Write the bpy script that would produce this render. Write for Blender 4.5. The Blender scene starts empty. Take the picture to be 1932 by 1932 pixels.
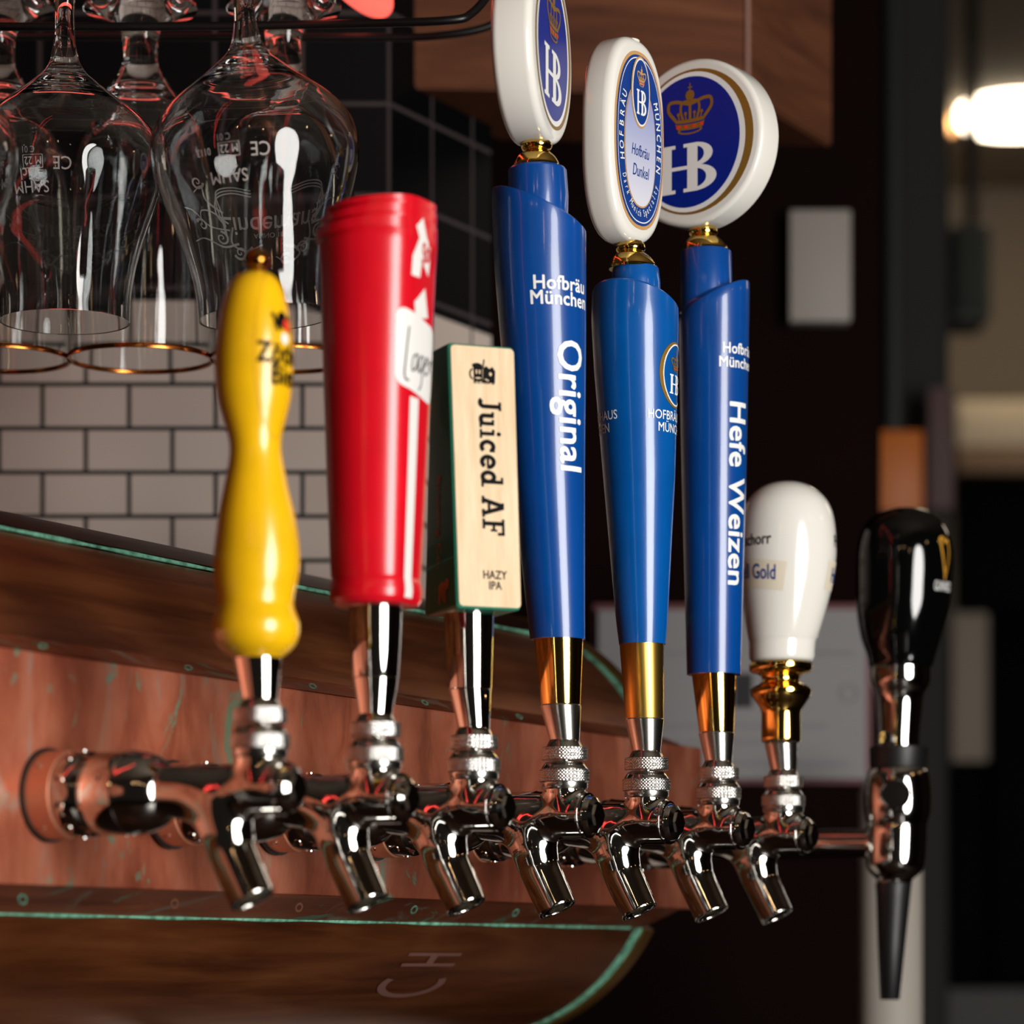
import bpy, bmesh, math, random
import numpy as np
from mathutils import Vector, Matrix
from mathutils.geometry import delaunay_2d_cdt
random.seed(7)
PI = math.pi
S = bpy.context.scene
COL = S.collection
# ------------------------------------------------------------------ camera, world, light
H = 1.30            # camera height
F = 6000.0          # focal length in pixels of the 1932 px frame
HZ = 1815.0         # horizon row
cam = bpy.data.cameras.new('camera'); camo = bpy.data.objects.new('camera', cam); COL.objects.link(camo)
camo.location = (0, 0, H); camo.rotation_euler = (PI/2, 0, 0)
cam.sensor_width = 36; cam.sensor_fit = 'HORIZONTAL'; cam.lens = F/1932*36
cam.shift_y = (HZ-966)/1932; cam.clip_start = .05; cam.clip_end = 60
cam.dof.use_dof = True; cam.dof.focus_distance = 1.70; cam.dof.aperture_fstop = 7.0; cam.dof.aperture_blades = 0
S.camera = camo
S.view_settings.view_transform = 'Standard'; S.view_settings.look = 'None'
S.view_settings.gamma = 1; S.view_settings.use_curve_mapping = False; S.view_settings.exposure = 0.0
W = bpy.data.worlds.new('world'); S.world = W; W.use_nodes = True
W.node_tree.nodes['Background'].inputs[0].default_value = (1.0, .82, .68, 1)
W.node_tree.nodes['Background'].inputs[1].default_value = .012
S.cycles.max_bounces = 14; S.cycles.transmission_bounces = 14; S.cycles.glossy_bounces = 8
S.cycles.transparent_max_bounces = 12; S.cycles.caustics_reflective = False; S.cycles.caustics_refractive = True
S.cycles.sample_clamp_indirect = 6; S.cycles.use_denoising = True

def area(name, loc, target, size, power, color=(1, 1, 1), size_y=None, shape='RECTANGLE', spread=180):
    l = bpy.data.lights.new(name, 'AREA'); o = bpy.data.objects.new(name, l); COL.objects.link(o)
    l.shape = shape; l.size = size; l.size_y = size_y or size; l.energy = power; l.color = color; l.spread = math.radians(spread)
    o.location = loc; o.rotation_euler = (Vector(target)-Vector(loc)).to_track_quat('-Z', 'Y').to_euler()
    return o
area('softbox_light', (1.20, .05, H+.18), (.02, 1.70, H+.18), 1.0, 55, (1, .97, .93), 1.5, 'ELLIPSE')
area('room_light_right', (1.9, 3.6, H+1.2), (.2, 1.7, H+.2), .3, 1.0, (1, .82, .64), .4)
area('room_light_far', (1.9, 5.0, H+1.4), (1.2, 7, H+.4), .8, 4.5, (1, .86, .68), .8)
area('red_light_left', (-.50, 1.15, H+.66), (.0, 1.7, H+.12), .010, .15, (1, .06, .05), .9)

# ------------------------------------------------------------------ helpers
def lin(c):
    return tuple((x/12.92 if x <= .04045 else ((x+.055)/1.055)**2.4) for x in [v/255 for v in c]) + (1,)
def mat(name, rgb, rough=.5, metal=0., coat=0., emit=None, es=1., spec=.5):
    m = bpy.data.materials.new(name); m.use_nodes = True
    b = m.node_tree.nodes['Principled BSDF']
    b.inputs['Base Color'].default_value = lin(rgb); b.inputs['Roughness'].default_value = rough
    b.inputs['Metallic'].default_value = metal; b.inputs['Coat Weight'].default_value = coat
    b.inputs['Coat Roughness'].default_value = .04; b.inputs['Specular IOR Level'].default_value = spec
    if emit: b.inputs['Emission Color'].default_value = lin(emit); b.inputs['Emission Strength'].default_value = es
    return m
def N(m, t, **kw):
    n = m.node_tree.nodes.new(t)
    for k, v in kw.items(): setattr(n, k, v)
    return n
def L(m, a, b): m.node_tree.links.new(a, b)
def bsdf(m): return m.node_tree.nodes['Principled BSDF']
def noise(m, scale, detail=4, stretch=(1, 1, 1), rough=.55, dist=0):
    tc = N(m, 'ShaderNodeTexCoord'); mp = N(m, 'ShaderNodeMapping'); mp.inputs['Scale'].default_value = stretch
    n = N(m, 'ShaderNodeTexNoise'); n.inputs['Scale'].default_value = scale; n.inputs['Detail'].default_value = detail
    n.inputs['Roughness'].default_value = rough; n.inputs['Distortion'].default_value = dist
    L(m, tc.outputs['Object'], mp.inputs[0]); L(m, mp.outputs[0], n.inputs['Vector']); return n.outputs['Fac']
def ramp(m, fac, stops):
    r = N(m, 'ShaderNodeValToRGB'); e = r.color_ramp.elements
    while len(e) < len(stops): e.new(.5)
    for k, (p, c) in enumerate(stops): e[k].position = p; e[k].color = lin(c)
    L(m, fac, r.inputs[0]); return r.outputs[0]
def mix(m, fac, a, b):
    x = N(m, 'ShaderNodeMix', data_type='RGBA')
    L(m, fac, x.inputs[0]); L(m, a, x.inputs[6])
    if isinstance(b, tuple): x.inputs[7].default_value = b
    else: L(m, b, x.inputs[7])
    return x.outputs[2]
def bump(m, fac, strength, dist=.001):
    b = N(m, 'ShaderNodeBump'); b.inputs['Strength'].default_value = strength; b.inputs['Distance'].default_value = dist
    L(m, fac, b.inputs['Height']); L(m, b.outputs[0], bsdf(m).inputs['Normal'])

A = math.radians(27.6)                     # the tap row runs this far right of straight ahead
nA = Vector((math.cos(A), -math.sin(A), 0)); dA = Vector((math.sin(A), math.cos(A), 0))
CR, SR = math.cos(A), math.sin(A)
def wl(v):                                 # world-aligned offset -> local of a root turned by -A
    v = np.asarray(v, float); o = v.copy()
    o[:, 0] = v[:, 0]*CR - v[:, 1]*SR; o[:, 1] = v[:, 0]*SR + v[:, 1]*CR
    return o
def px(x, y, Y): return Vector(((x-966)/F*Y, Y, H+(HZ-y)/F*Y))

def obj(name, verts, faces, mats, parent=None, mi=None, smooth=True, ang=38, flip=False):
    me = bpy.data.meshes.new(name)
    me.from_pydata([tuple(map(float, v)) for v in verts], [], [tuple(int(i) for i in f) for f in faces])
    mats = mats if isinstance(mats, (list, tuple)) else [mats]
    for m in mats: me.materials.append(m)
    if mi is not None: me.polygons.foreach_set('material_index', list(mi))
    if not flip:
        bm = bmesh.new(); bm.from_mesh(me); bmesh.ops.recalc_face_normals(bm, faces=bm.faces); bm.to_mesh(me); bm.free()
    me.polygons.foreach_set('use_smooth', [smooth]*len(me.polygons))
    if smooth: me.set_sharp_from_angle(angle=math.radians(ang))
    me.update()
    o = bpy.data.objects.new(name, me); COL.objects.link(o)
    if parent: o.parent = parent
    return o
def empty(name, loc, rz=0):
    o = bpy.data.objects.new(name, None); COL.objects.link(o); o.location = loc; o.rotation_euler = (0, 0, rz)
    o.empty_display_size = .02; return o
def tag(o, label, cat, group=None):
    o['label'] = label; o['category'] = cat
    if group: o['group'] = group
    return o
def struct(o): o['kind'] = 'structure'; return o

class MB:
    """collects pieces of one mesh"""
    def __init__(s): s.v = []; s.f = []; s.m = []
    def add(s, v, f, mi=0):
        b = len(s.v); s.v += [tuple(map(float, p)) for p in v]; s.f += [tuple(int(i)+b for i in q) for q in f]; s.m += [mi]*len(f); return s
    def obj(s, name, mats, parent=None, **k): return obj(name, s.v, s.f, mats, parent, mi=s.m, **k)
def box(x0, x1, y0, y1, z0, z1):
    v = [(x, y, z) for z in (z0, z1) for y in (y0, y1) for x in (x0, x1)]
    return v, [(0, 2, 3, 1), (4, 5, 7, 6), (0, 1, 5, 4), (2, 6, 7, 3), (0, 4, 6, 2), (1, 3, 7, 5)]
def rbox(x0, x1, y0, y1, z0, z1, b=.002, seg=3):
    bm = bmesh.new(); v, f = box(x0, x1, y0, y1, z0, z1)
    vs = [bm.verts.new(p) for p in v]; [bm.faces.new([vs[i] for i in q]) for q in f]
    bmesh.ops.recalc_face_normals(bm, faces=bm.faces)
    bmesh.ops.bevel(bm, geom=list(bm.edges), offset=b, segments=seg, affect='EDGES', profile=.5)
    r = ([tuple(p.co) for p in bm.verts], [tuple(q.index for q in g.verts) for g in bm.faces]); 
    bm.verts.index_update(); r = ([tuple(p.co) for p in bm.verts], [tuple(q.index for q in g.verts) for g in bm.faces]); bm.free(); return r
def grid(P):                               # P: rows x cols x 3, closed in cols, capped
    n, k = P.shape[:2]; f = []
    for i in range(n-1):
        for j in range(k):
            j2 = (j+1) % k; f.append((i*k+j, i*k+j2, (i+1)*k+j2, (i+1)*k+j))
    f.append(tuple(range(k))); f.append(tuple((n-1)*k+j for j in range(k)))
    return P.reshape(-1, 3), f
def lathe(prof, seg=64, axis='z', closed=False):
    """prof [(r, h)] revolved; closed=True joins the last ring to the first (a shell of glass)"""
    a = np.arange(seg)*2*PI/seg; P = np.zeros((len(prof), seg, 3))
    for i, (r, h) in enumerate(prof):
        r = max(r, 1e-5)
        if axis == 'z': P[i] = np.c_[r*np.cos(a), r*np.sin(a), np.full(seg, h)]
        else: P[i] = np.c_[np.full(seg, h), r*np.cos(a), r*np.sin(a)]
    v, f = grid(P)
    if closed:
        f = f[:-2]; n = len(prof)
        for j in range(seg): j2 = (j+1) % seg; f.append(((n-1)*seg+j, (n-1)*seg+j2, j2, j))
    return v, f
def cr(pts, n=8):                          # Catmull-Rom through points of any dimension
    p = np.array(pts, float); p = np.vstack([2*p[0]-p[1], p, 2*p[-1]-p[-2]]); o = []
    for i in range(1, len(p)-2):
        for t in np.arange(n)/n:
            a, b, c, d = p[i-1:i+3]
            o.append(.5*((2*b)+(-a+c)*t+(2*a-5*b+4*c-d)*t*t+(-a+3*b-3*c+d)*t**3))
    o.append(p[-2]); return np.array(o)
def tube(pts, r, seg=12, cap=True):
    pts = [Vector(p) for p in pts]; v = []; f = []; up = None
    for i, p in enumerate(pts):
        t = (pts[min(i+1, len(pts)-1)]-pts[max(i-1, 0)]).normalized()
        if up is None: up = t.orthogonal().normalized()
        up = (up-t*up.dot(t)).normalized(); s = t.cross(up)
        rr = r[i] if hasattr(r, '__len__') else r
        for j in range(seg):
            a = 2*PI*j/seg; v.append(p+(up*math.cos(a)+s*math.sin(a))*rr)
    for i in range(len(pts)-1):
        for j in range(seg): j2 = (j+1) % seg; f.append((i*seg+j, i*seg+j2, (i+1)*seg+j2, (i+1)*seg+j))
    if cap: f.append(tuple(range(seg))); f.append(tuple((len(pts)-1)*seg+j for j in range(seg)))
    return [tuple(q) for q in v], f
def xform(v, M): return [tuple(M @ Vector(p)) for p in v]

# ---- 2D artwork: lists of (verts2d, faces)
def cat2(parts):
    V = []; Fc = []
    for v, f in parts:
        b = len(V); V += [tuple(p) for p in v]; Fc += [tuple(i+b for i in q) for q in f]
    return np.array(V, float).reshape(-1, 2), Fc
def rect(x0, y0, x1, y1): return [(x0, y0), (x1, y0), (x1, y1), (x0, y1)], [(0, 1, 2, 3)]
def poly(p): return list(p), [tuple(range(len(p)))]
def ell(cx, cy, rx, ry, n=64, p=2.0):
    o = []
    for i in range(n):
        a = 2*PI*i/n; c, s = math.cos(a), math.sin(a)
        o.append((cx+rx*math.copysign(abs(c)**(2/p), c), cy+ry*math.copysign(abs(s)**(2/p), s)))
    return o
def ring(o, i):
    n = len(o); return list(o)+list(i), [(k, (k+1) % n, n+(k+1) % n, n+k) for k in range(n)]
def fan(o):
    c = np.mean(o, axis=0); n = len(o); return list(o)+[tuple(c)], [(k, (k+1) % n, n) for k in range(n)]
def arc(cx, cy, rx, ry, a0, a1, n=18):
    return [(cx+rx*math.cos(math.radians(a)), cy+ry*math.sin(math.radians(a))) for a in np.linspace(a0, a1, n)]
def stroke(p, w, w1=None):
    p = np.array(p, float); t = np.gradient(p, axis=0); t /= (np.linalg.norm(t, axis=1)[:, None]+1e-9)
    nn = np.c_[-t[:, 1], t[:, 0]]; ww = np.linspace(w, w if w1 is None else w1, len(p))[:, None]/2
    k = len(p); v = list(map(tuple, p+nn*ww))+list(map(tuple, p-nn*ww))
    return v, [(i, i+1, k+i+1, k+i) for i in range(k-1)]
def capsule2(x0, y0, x1, y1, r, n=12):     # stadium / rounded rect outline
    o = []
    for cx, cy, a in ((x1-r, y1-r, 0), (x0+r, y1-r, 90), (x0+r, y0+r, 180), (x1-r, y0+r, 270)):
        o += arc(cx, cy, r, r, a, a+90, n)
    return o
def union2(V, Fc):                         # one flat layer from overlapping pieces
    V = np.asarray(V, float); tri = []
    for f in Fc:
        for k in range(1, len(f)-1): tri.append((f[0], f[k], f[k+1]))
    sc = 1/np.ptp(V, axis=0).max(); r = delaunay_2d_cdt([Vector(p) for p in V*sc], [], [list(f) for f in tri], 0, 1e-5)
    O = np.array([tuple(p) for p in r[0]]).reshape(-1, 2)/sc; T = V[np.array(tri)]; a, b, c = T[:, 0], T[:, 1], T[:, 2]
    cs = np.array([O[list(f)].mean(0) for f in r[2]]); keep = np.zeros(len(cs), bool)
    cr2 = lambda p, q, x: (q[:, 0]-p[:, 0])*(x[:, 1:2]-p[:, 1])-(q[:, 1]-p[:, 1])*(x[:, 0:1]-p[:, 0])
    for k in range(0, len(cs), 400):
        x = cs[k:k+400]; d1, d2, d3 = cr2(a, b, x), cr2(b, c, x), cr2(c, a, x)
        area_ = np.abs((b[:, 0]-a[:, 0])*(c[:, 1]-a[:, 1])-(b[:, 1]-a[:, 1])*(c[:, 0]-a[:, 0]))
        keep[k:k+400] = ((((d1 >= 0) & (d2 >= 0) & (d3 >= 0)) | ((d1 <= 0) & (d2 <= 0) & (d3 <= 0))) & (area_ > 1e-12/sc/sc)).any(1)
    return O, [tuple(f) for f, q in zip(r[2], keep) if q]
_tc = {}
def text2(s, size=1., bold=0., xs=1., shear=0., center=True, step=None, space=1.):
    bw = bold; bold = 0.
    if bw: space = space+bw*1.6
    key = (s, bw, shear, space)
    if key not in _tc:
        c = bpy.data.curves.new('tmp', 'FONT'); c.body = s; c.size = 1; c.offset = bold; c.shear = shear; c.resolution_u = 3; c.space_character = space
        o = bpy.data.objects.new('tmp', c); COL.objects.link(o)
        dg = bpy.context.evaluated_depsgraph_get(); me = bpy.data.meshes.new_from_object(o.evaluated_get(dg))
        V = np.array([v.co[:2] for v in me.vertices]).reshape(-1, 2); Fc = [tuple(p.vertices) for p in me.polygons]
        bpy.data.objects.remove(o); bpy.data.curves.remove(c); bpy.data.meshes.remove(me)
        if bw:
            V2, F2 = cat2([(V+np.array([dx, dy])*bw, Fc) for dx, dy in ((1, 0), (-1, 0), (.6, .8), (-.6, .8), (.6, -.8), (-.6, -.8))])
            V, Fc = union2(V2, F2)
        _tc[key] = (V, Fc)
    V, Fc = _tc[key]; V = V.copy()
    if center: V[:, 0] -= (V[:, 0].min()+V[:, 0].max())/2
    V[:, 0] *= size*xs; V[:, 1] *= size
    if step: V, Fc = cut2(V, Fc, step)
    return V, Fc
def cut2(V, Fc, step):
    bm = bmesh.new(); vs = [bm.verts.new((x, y, 0)) for x, y in V]
    for f in Fc:
        try: bm.faces.new([vs[i] for i in f])
        except ValueError: pass
    for ax in (0, 1):
        lo, hi = V[:, ax].min(), V[:, ax].max(); k = lo+step
        while k < hi:
            co = [0, 0, 0]; no = [0, 0, 0]; co[ax] = k; no[ax] = 1
            bmesh.ops.bisect_plane(bm, geom=bm.verts[:]+bm.edges[:]+bm.faces[:], plane_co=co, plane_no=no); k += step
    bm.verts.index_update()
    r = (np.array([v.co[:2] for v in bm.verts]).reshape(-1, 2), [tuple(v.index for v in f.verts) for f in bm.faces]); bm.free(); return r
def sh(p, dx=0, dy=0, s=1., sx=None, rot=0):
    v = np.array(p[0], float).reshape(-1, 2); v = v*np.array([sx if sx else s, s])
    c, q = math.cos(rot), math.sin(rot); v = np.c_[v[:, 0]*c-v[:, 1]*q, v[:, 0]*q+v[:, 1]*c]
    return v+np.array([dx, dy]), p[1]

# ------------------------------------------------------------------ materials
chrome = mat('polished_steel', (214, 211, 206), .07, 1)
steel = mat('satin_steel', (205, 202, 196), .2, 1)
knurl = mat('knurled_steel', (214, 212, 208), .24, 1)
gold = mat('polished_brass', (250, 208, 112), .09, 1)
satingold = mat('satin_brass', (214, 172, 84), .3, 1)
blackrub = mat('black_rubber', (14, 14, 15), .45)
blackgl = mat('gloss_black', (4, 5, 5), .08, 0, .6)
def paint(name, rgb, rough=.22, b=.10):
    m = mat(name, rgb, rough, 0, .7); f = noise(m, 90, 3, (1, 1, .25)); bump(m, f, b, .0006)
    f2 = noise(m, 40, 5); c = ramp(m, f2, [(.3, tuple(int(v*.93) for v in rgb)), (.7, rgb)]); L(m, c, bsdf(m).inputs['Base Color']); return m
blue = paint('blue_lacquer', (0, 72, 152), .3, .2)
bluep = paint('blue_plastic_bright', (0, 88, 168), .28, .2)
for m_ in (blue, bluep): bsdf(m_).inputs['Coat Roughness'].default_value = .08; bsdf(m_).inputs['Coat Weight'].default_value = .55
yellow = paint('yellow_lacquer', (246, 190, 14), .25, .03)
red = paint('red_plastic', (222, 12, 34), .28, .05)
for m_, q_ in ((red, .2), (yellow, .14)): bsdf(m_).inputs['Coat Roughness'].default_value = q_; bsdf(m_).inputs['Coat Weight'].default_value = .45
white = mat('white_ceramic', (236, 233, 224), .16, 0, .5)
whitep = mat('white_print', (240, 240, 238), .4)
greenp = mat('green_paint', (44, 138, 108), .35, 0, .2)
blackp = mat('black_print', (8, 7, 8), .6, spec=.1)
navyp = mat('royal_blue_print', (6, 36, 138), .3, 0, 0., spec=.25)
dnavy = mat('label_blue_print', (22, 62, 140), .3, 0, .3)
goldp = mat('gold_print', (150, 112, 44), .35, .3)
tanp = mat('tan_print', (200, 152, 96), .4)
redp = mat('red_print', (232, 60, 40), .4)
creamp = mat('cream_label', (226, 214, 192), .5)
orangep = mat('orange_print', (210, 140, 76), .5)
rose = mat('worn_rose_stain', (225, 180, 165), .4)
# pale panel of the dark-beer label: printed fade from blue to white
lab = mat('label_fade_print', (170, 178, 214), .3, 0, .3)
tc = N(lab, 'ShaderNodeTexCoord'); sp = N(lab, 'ShaderNodeSeparateXYZ'); L(lab, tc.outputs['Generated'], sp.inputs[0])
L(lab, ramp(lab, sp.outputs['Z'], [(0, (226, 226, 236)), (1, (128, 142, 200))]), bsdf(lab).inputs['Base Color'])
wood = mat('maple_face', (224, 196, 156), .5)
f = noise(wood, 40, 6, (6, 6, .6)); L(wood, ramp(wood, f, [(.3, (212, 182, 140)), (.7, (232, 206, 168))]), bsdf(wood).inputs['Base Color'])
walnut = mat('walnut_board', (96, 56, 36), .65, spec=.15)
f = noise(walnut, 5, 8, (1, 1, 9), .6, .6); g = noise(walnut, 60, 2)
L(walnut, ramp(walnut, f, [(.3, (66, 35, 21)), (.55, (96, 55, 34)), (.75, (116, 70, 46))]), bsdf(walnut).inputs['Base Color']); bump(walnut, f, .2)
edge = mat('board_edge_highlight', (150, 112, 100), .6)  # paler colour standing in for the highlight on the box corner
# copper
def copper(name, stops, stretch, sc, rough=(.3, .5), spots=True, met=.9):
    m = mat(name, (180, 100, 70), .4, met)
    f = noise(m, sc, 8, stretch, .62, .4); c = ramp(m, f, stops)
    f2 = noise(m, sc*.35, 4, (1, 1, 1), .5, 1.0)
    c = mix(m, ramp(m, f2, [(.42, (0, 0, 0)), (.72, (225, 225, 225))]), c, lin(stops[0][1]))
    if spots:
        f3 = noise(m, 22, 6, (1.6, 1.6, .6), .62, 1.2)
        k = ramp(m, f3, [(.57, (0, 0, 0)), (.66, (215, 215, 215))]); c = mix(m, k, c, lin((168, 150, 135)))
        f4 = noise(m, 17, 5, (1.3, 1, .8), .6, 2.2)
        k2 = ramp(m, f4, [(.61, (0, 0, 0)), (.66, (230, 230, 230))]); c = mix(m, k2, c, lin((110, 168, 140)))
    L(m, c, bsdf(m).inputs['Base Color'])
    r = N(m, 'ShaderNodeMapRange'); L(m, f, r.inputs[0]); r.inputs[3].default_value = rough[0]; r.inputs[4].default_value = rough[1]
    L(m, r.outputs[0], bsdf(m).inputs['Roughness']); bump(m, f, .12, .0008); return m
cop_panel = copper('copper_panel', [(.28, (140, 66, 44)), (.5, (200, 114, 84)), (.72, (222, 148, 118))], (2, 2, .8), 16, (.38, .55), True, .62)
cop_roll = copper('aged_copper_roll', [(.25, (92, 44, 24)), (.5, (150, 84, 46)), (.75, (182, 112, 64))], (12, 1, 12), 6, (.24, .42), False, .75)
cop_strip = copper('aged_copper_strip', [(.25, (120, 56, 34)), (.5, (172, 96, 62)), (.75, (200, 122, 84))], (12, 1, 12), 8, (.35, .5), True, .7)
cop_disc = mat('copper_flange', (222, 148, 114), .42, .65)
verdi = mat('verdigris', (104, 172, 142), .8)
f = noise(verdi, 160, 5); L(verdi, ramp(verdi, f, [(.3, (58, 104, 80)), (.6, (122, 188, 158))]), bsdf(verdi).inputs['Base Color'])
brassrim = mat('aged_brass_rim', (150, 104, 48), .35, .9)
# glass
glass = bpy.data.materials.new('clear_glass'); glass.use_nodes = True
nt = glass.node_tree; nt.nodes.clear(); o_ = nt.nodes.new('ShaderNodeOutputMaterial'); g_ = nt.nodes.new('ShaderNodeBsdfGlass')
g_.inputs['IOR'].default_value = 1.5; g_.inputs['Roughness'].default_value = .0; g_.inputs['Color'].default_value = (.97, .98, .98, 1); nt.links.new(g_.outputs[0], o_.inputs[0])
etch = mat('etched_print', (215, 205, 200), .8); bsdf(etch).inputs['Alpha'].default_value = .6
etchd = mat('faint_etched_print', (150, 142, 138), .8); bsdf(etchd).inputs['Alpha'].default_value = .45
goldrim = mat('gilt_rim', (190, 112, 50), .22, 1)
blackmet = mat('black_wire', (10, 9, 10), .35, .2)
# tiles
def tile(name, c1, c2, grout, w, h, off, rough, ox=0, oz=0, m_=.045):
    m = mat(name, c1, rough)
    tc = N(m, 'ShaderNodeTexCoord'); sp = N(m, 'ShaderNodeSeparateXYZ'); cb = N(m, 'ShaderNodeCombineXYZ')
    ax = N(m, 'ShaderNodeMath', operation='ADD'); L(m, tc.outputs['UV'], sp.inputs[0])
    L(m, tc.outputs['UV'], cb.inputs[0]) if False else None
    b = N(m, 'ShaderNodeTexBrick', offset=off); b.inputs['Scale'].default_value = 1
    b.inputs['Brick Width'].default_value = w; b.inputs['Row Height'].default_value = h; b.inputs['Mortar Size'].default_value = m_*h
    b.inputs['Mortar Smooth'].default_value = .15; b.inputs['Bias'].default_value = 0
    b.inputs['Color1'].default_value = lin(c1); b.inputs['Color2'].default_value = lin(c2); b.inputs['Mortar'].default_value = lin(grout)
    L(m, tc.outputs['UV'], b.inputs['Vector']); L(m, b.outputs['Color'], bsdf(m).inputs['Base Color'])
    inv = N(m, 'ShaderNodeMath', operation='SUBTRACT'); inv.inputs[0].default_value = 1; L(m, b.outputs['Fac'], inv.inputs[1]); bump(m, inv.outputs[0], .5, .001)
    return m
wtile = tile('white_subway_tile', (205, 190, 180), (196, 180, 170), (42, 46, 46), .0572*2.2/2.1, .0291*2.2/2.1, .5, .3, m_=.055)
btile = tile('black_square_tile', (3, 5, 7), (4, 6, 8), (66, 58, 58), .0577*2.2/2.1, .0602*2.2/2.1, 0., .3, m_=.026)
bsdf(btile).inputs['Specular IOR Level'].default_value = .12; bsdf(btile).inputs['Roughness'].default_value = .5
maroon = mat('maroon_wall_paint', (20, 10, 9), .9, spec=.04)
f = noise(maroon, 3, 3); L(maroon, ramp(maroon, f, [(.3, (15, 7, 6)), (.7, (24, 11, 10))]), bsdf(maroon).inputs['Base Color'])
beige = mat('beige_wall_paint', (150, 128, 104), .8)
f = noise(beige, 1.2, 2); L(beige, ramp(beige, f, [(.3, (112, 101, 88)), (.7, (124, 112, 98))]), bsdf(beige).inputs['Base Color'])
dark = mat('dark_pillar_paint', (34, 34, 33), .8)
darkb = mat('black_screen', (2, 4, 5), .6, spec=.03)
floorm = mat('dark_floor', (40, 28, 22), .6)

# ------------------------------------------------------------------ setting
def quadwall(name, pts, m, uv=None, thick=None):
    """pts: wall outline bottom-left, bottom-right, top-right, top-left in world; extruded back"""
    p = [Vector(q) for q in pts]; nrm = (p[1]-p[0]).cross(p[3]-p[0]).normalized(); t = thick or .05
    v = p+[q-nrm*t for q in p]
    f = [(0, 1, 2, 3), (7, 6, 5, 4), (0, 4, 5, 1), (1, 5, 6, 2), (2, 6, 7, 3), (3, 7, 4, 0)]
    o = obj(name, v, f, m, smooth=False)
    me = o.data; l = me.uv_layers.new(name='UVMap'); e = (p[1]-p[0]).normalized()
    for poly_ in me.polygons:
        for li in poly_.loop_indices:
            co = me.vertices[me.loops[li].vertex_index].co; d = co-p[0]
            l.data[li].uv = ((uv[0] if uv else 0)+d.dot(e), (uv[1] if uv else 0)+(co.z-p[0].z))
    return struct(o)
YP = 2.20; kP = YP/F; TS = YP/2.10
xc = (735-966)*kP; zsplit = H+(HZ-561)*kP
zb = H-.9
# white subway tiles: a grout row at row 725 px, upright joint at 80 px in the row below it
z725 = H+(HZ-725)*kP; x80 = (80-966)*kP; xL = -1.3
def ph(a, step): return a % step
TH = .0291*TS; TW = .0572*TS; BW = .0577*TS; BH = .0602*TS
r0 = round((z725-zb)/TH); vof = r0*TH-(z725-zb)            # so that z725 lands on a joint
if r0 % 2 == 1: vof += TH
uof = -((x80-xL) % TW)+TW
fr = lambda z0, z1, m, uv, n: quadwall(n, [(xL, YP, z0), (xc, YP, z0), (xc, YP, z1), (xL, YP, z1)], m, uv)
fr(zb, zsplit, wtile, (uof, vof), 'wall_left')
x735 = xc; zz = H+(HZ-196)*kP
ub = -((x735-xL) % BW)+BW; vb = -((zz-zsplit) % BH)+BH
fr(zsplit, 3.0, btile, (ub, vb), 'wall_left_upper')
ret = .62
e2 = Vector((math.sin(A), math.cos(A), 0))
cA = Vector((xc, YP, 0)); cB = cA+e2*.150
def rw(z0, z1, m, uv, n):
    a, b = cA+Vector((0, 0, 0)), cB
    quadwall(n, [(a.x, a.y, z0), (b.x, b.y, z0), (b.x, b.y, z1), (a.x, a.y, z1)], m, uv, .03)
rw(zb, zsplit, wtile, (.0, vof), 'wall_left_return')
rw(zsplit, 3.0, btile, (.0, vb), 'wall_left_return_upper')
quadwall('wall_rear', [(-1.8, 3.0, 0), (px(1662, 0, 3.0).x, 3.0, 0), (px(1662, 0, 3.0).x, 3.0, 3.05), (-1.8, 3.0, 3.05)], maroon, None, .1)
quadwall('wall_back', [(-2.5, 7.2, 0), (4.0, 7.2, 0), (4.0, 7.2, 3.05), (-2.5, 7.2, 3.05)], beige)
quadwall('wall_right', [(3.6, 7.2, 0), (3.6, -1.5, 0), (3.6, -1.5, 3.05), (3.6, 7.2, 3.05)], mat('dark_brown_wall_paint', (40, 26, 18), .8))
v, f = box(-2.5, 4, -1.5, 7.25, -.05, 0); struct(obj('floor', v, f, floorm, smooth=False))
v, f = box(-2.5, 4, -1.5, 7.25, 3.05, 3.1); struct(obj('ceiling', v, f, beige, smooth=False))
# dark pillar in front of the far room
a, b = px(1655, 0, 4.0), px(1792, 0, 4.0)
v, f = rbox(a.x, b.x, 4.0, 4.18, 0, 3.05, .01); struct(obj('pillar', v, f, dark))
v, f = rbox(px(1668, 0, 3.95).x, px(1700, 0, 3.95).x, 3.93, 4.0, 0, 3.05, .006); struct(obj('trim_1', v, f, mat('dark_trim_paint', (26, 30, 31), .6)))

# ------------------------------------------------------------------ beer tower
P0 = Vector((-.211, 1.446, H))
ctop = H-.26
v, f = rbox(-.9, .45, 1.0, 2.05, ctop-.04, ctop, .004)
v2, f2 = v, f
counter = obj('bar_counter', v2, f2, mat('dark_counter_wood', (44, 26, 18), .35)); tag(counter, 'dark wooden bar counter carrying the copper beer tower', 'counter')
bd = MB(); vb_, fb_ = box(-.85, .40, 1.06, 2.0, 0, ctop-.04); bd.add(vb_, fb_)
base_ = bd.obj('counter_base', mat('dark_counter_base', (26, 16, 12), .6), counter, smooth=False)
tower = empty('beer_tower', (P0.x, P0.y, ctop), -A)
tag(tower, 'long rolled copper beer tower with green verdigris seams carrying the row of taps', 'beer tower')
zo = H-ctop                                 # local z of camera height
UC, ZC, RC = -.150, .090, .140
T0, T1 = -.42, .70
pt = lambda a, t, r=RC: (UC+r*math.cos(a), t, ZC+zo+r*math.sin(a))
au = math.asin((.1500-ZC)/RC); al = math.asin((.0222-ZC)/RC)
al2 = al; au2 = au
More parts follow.
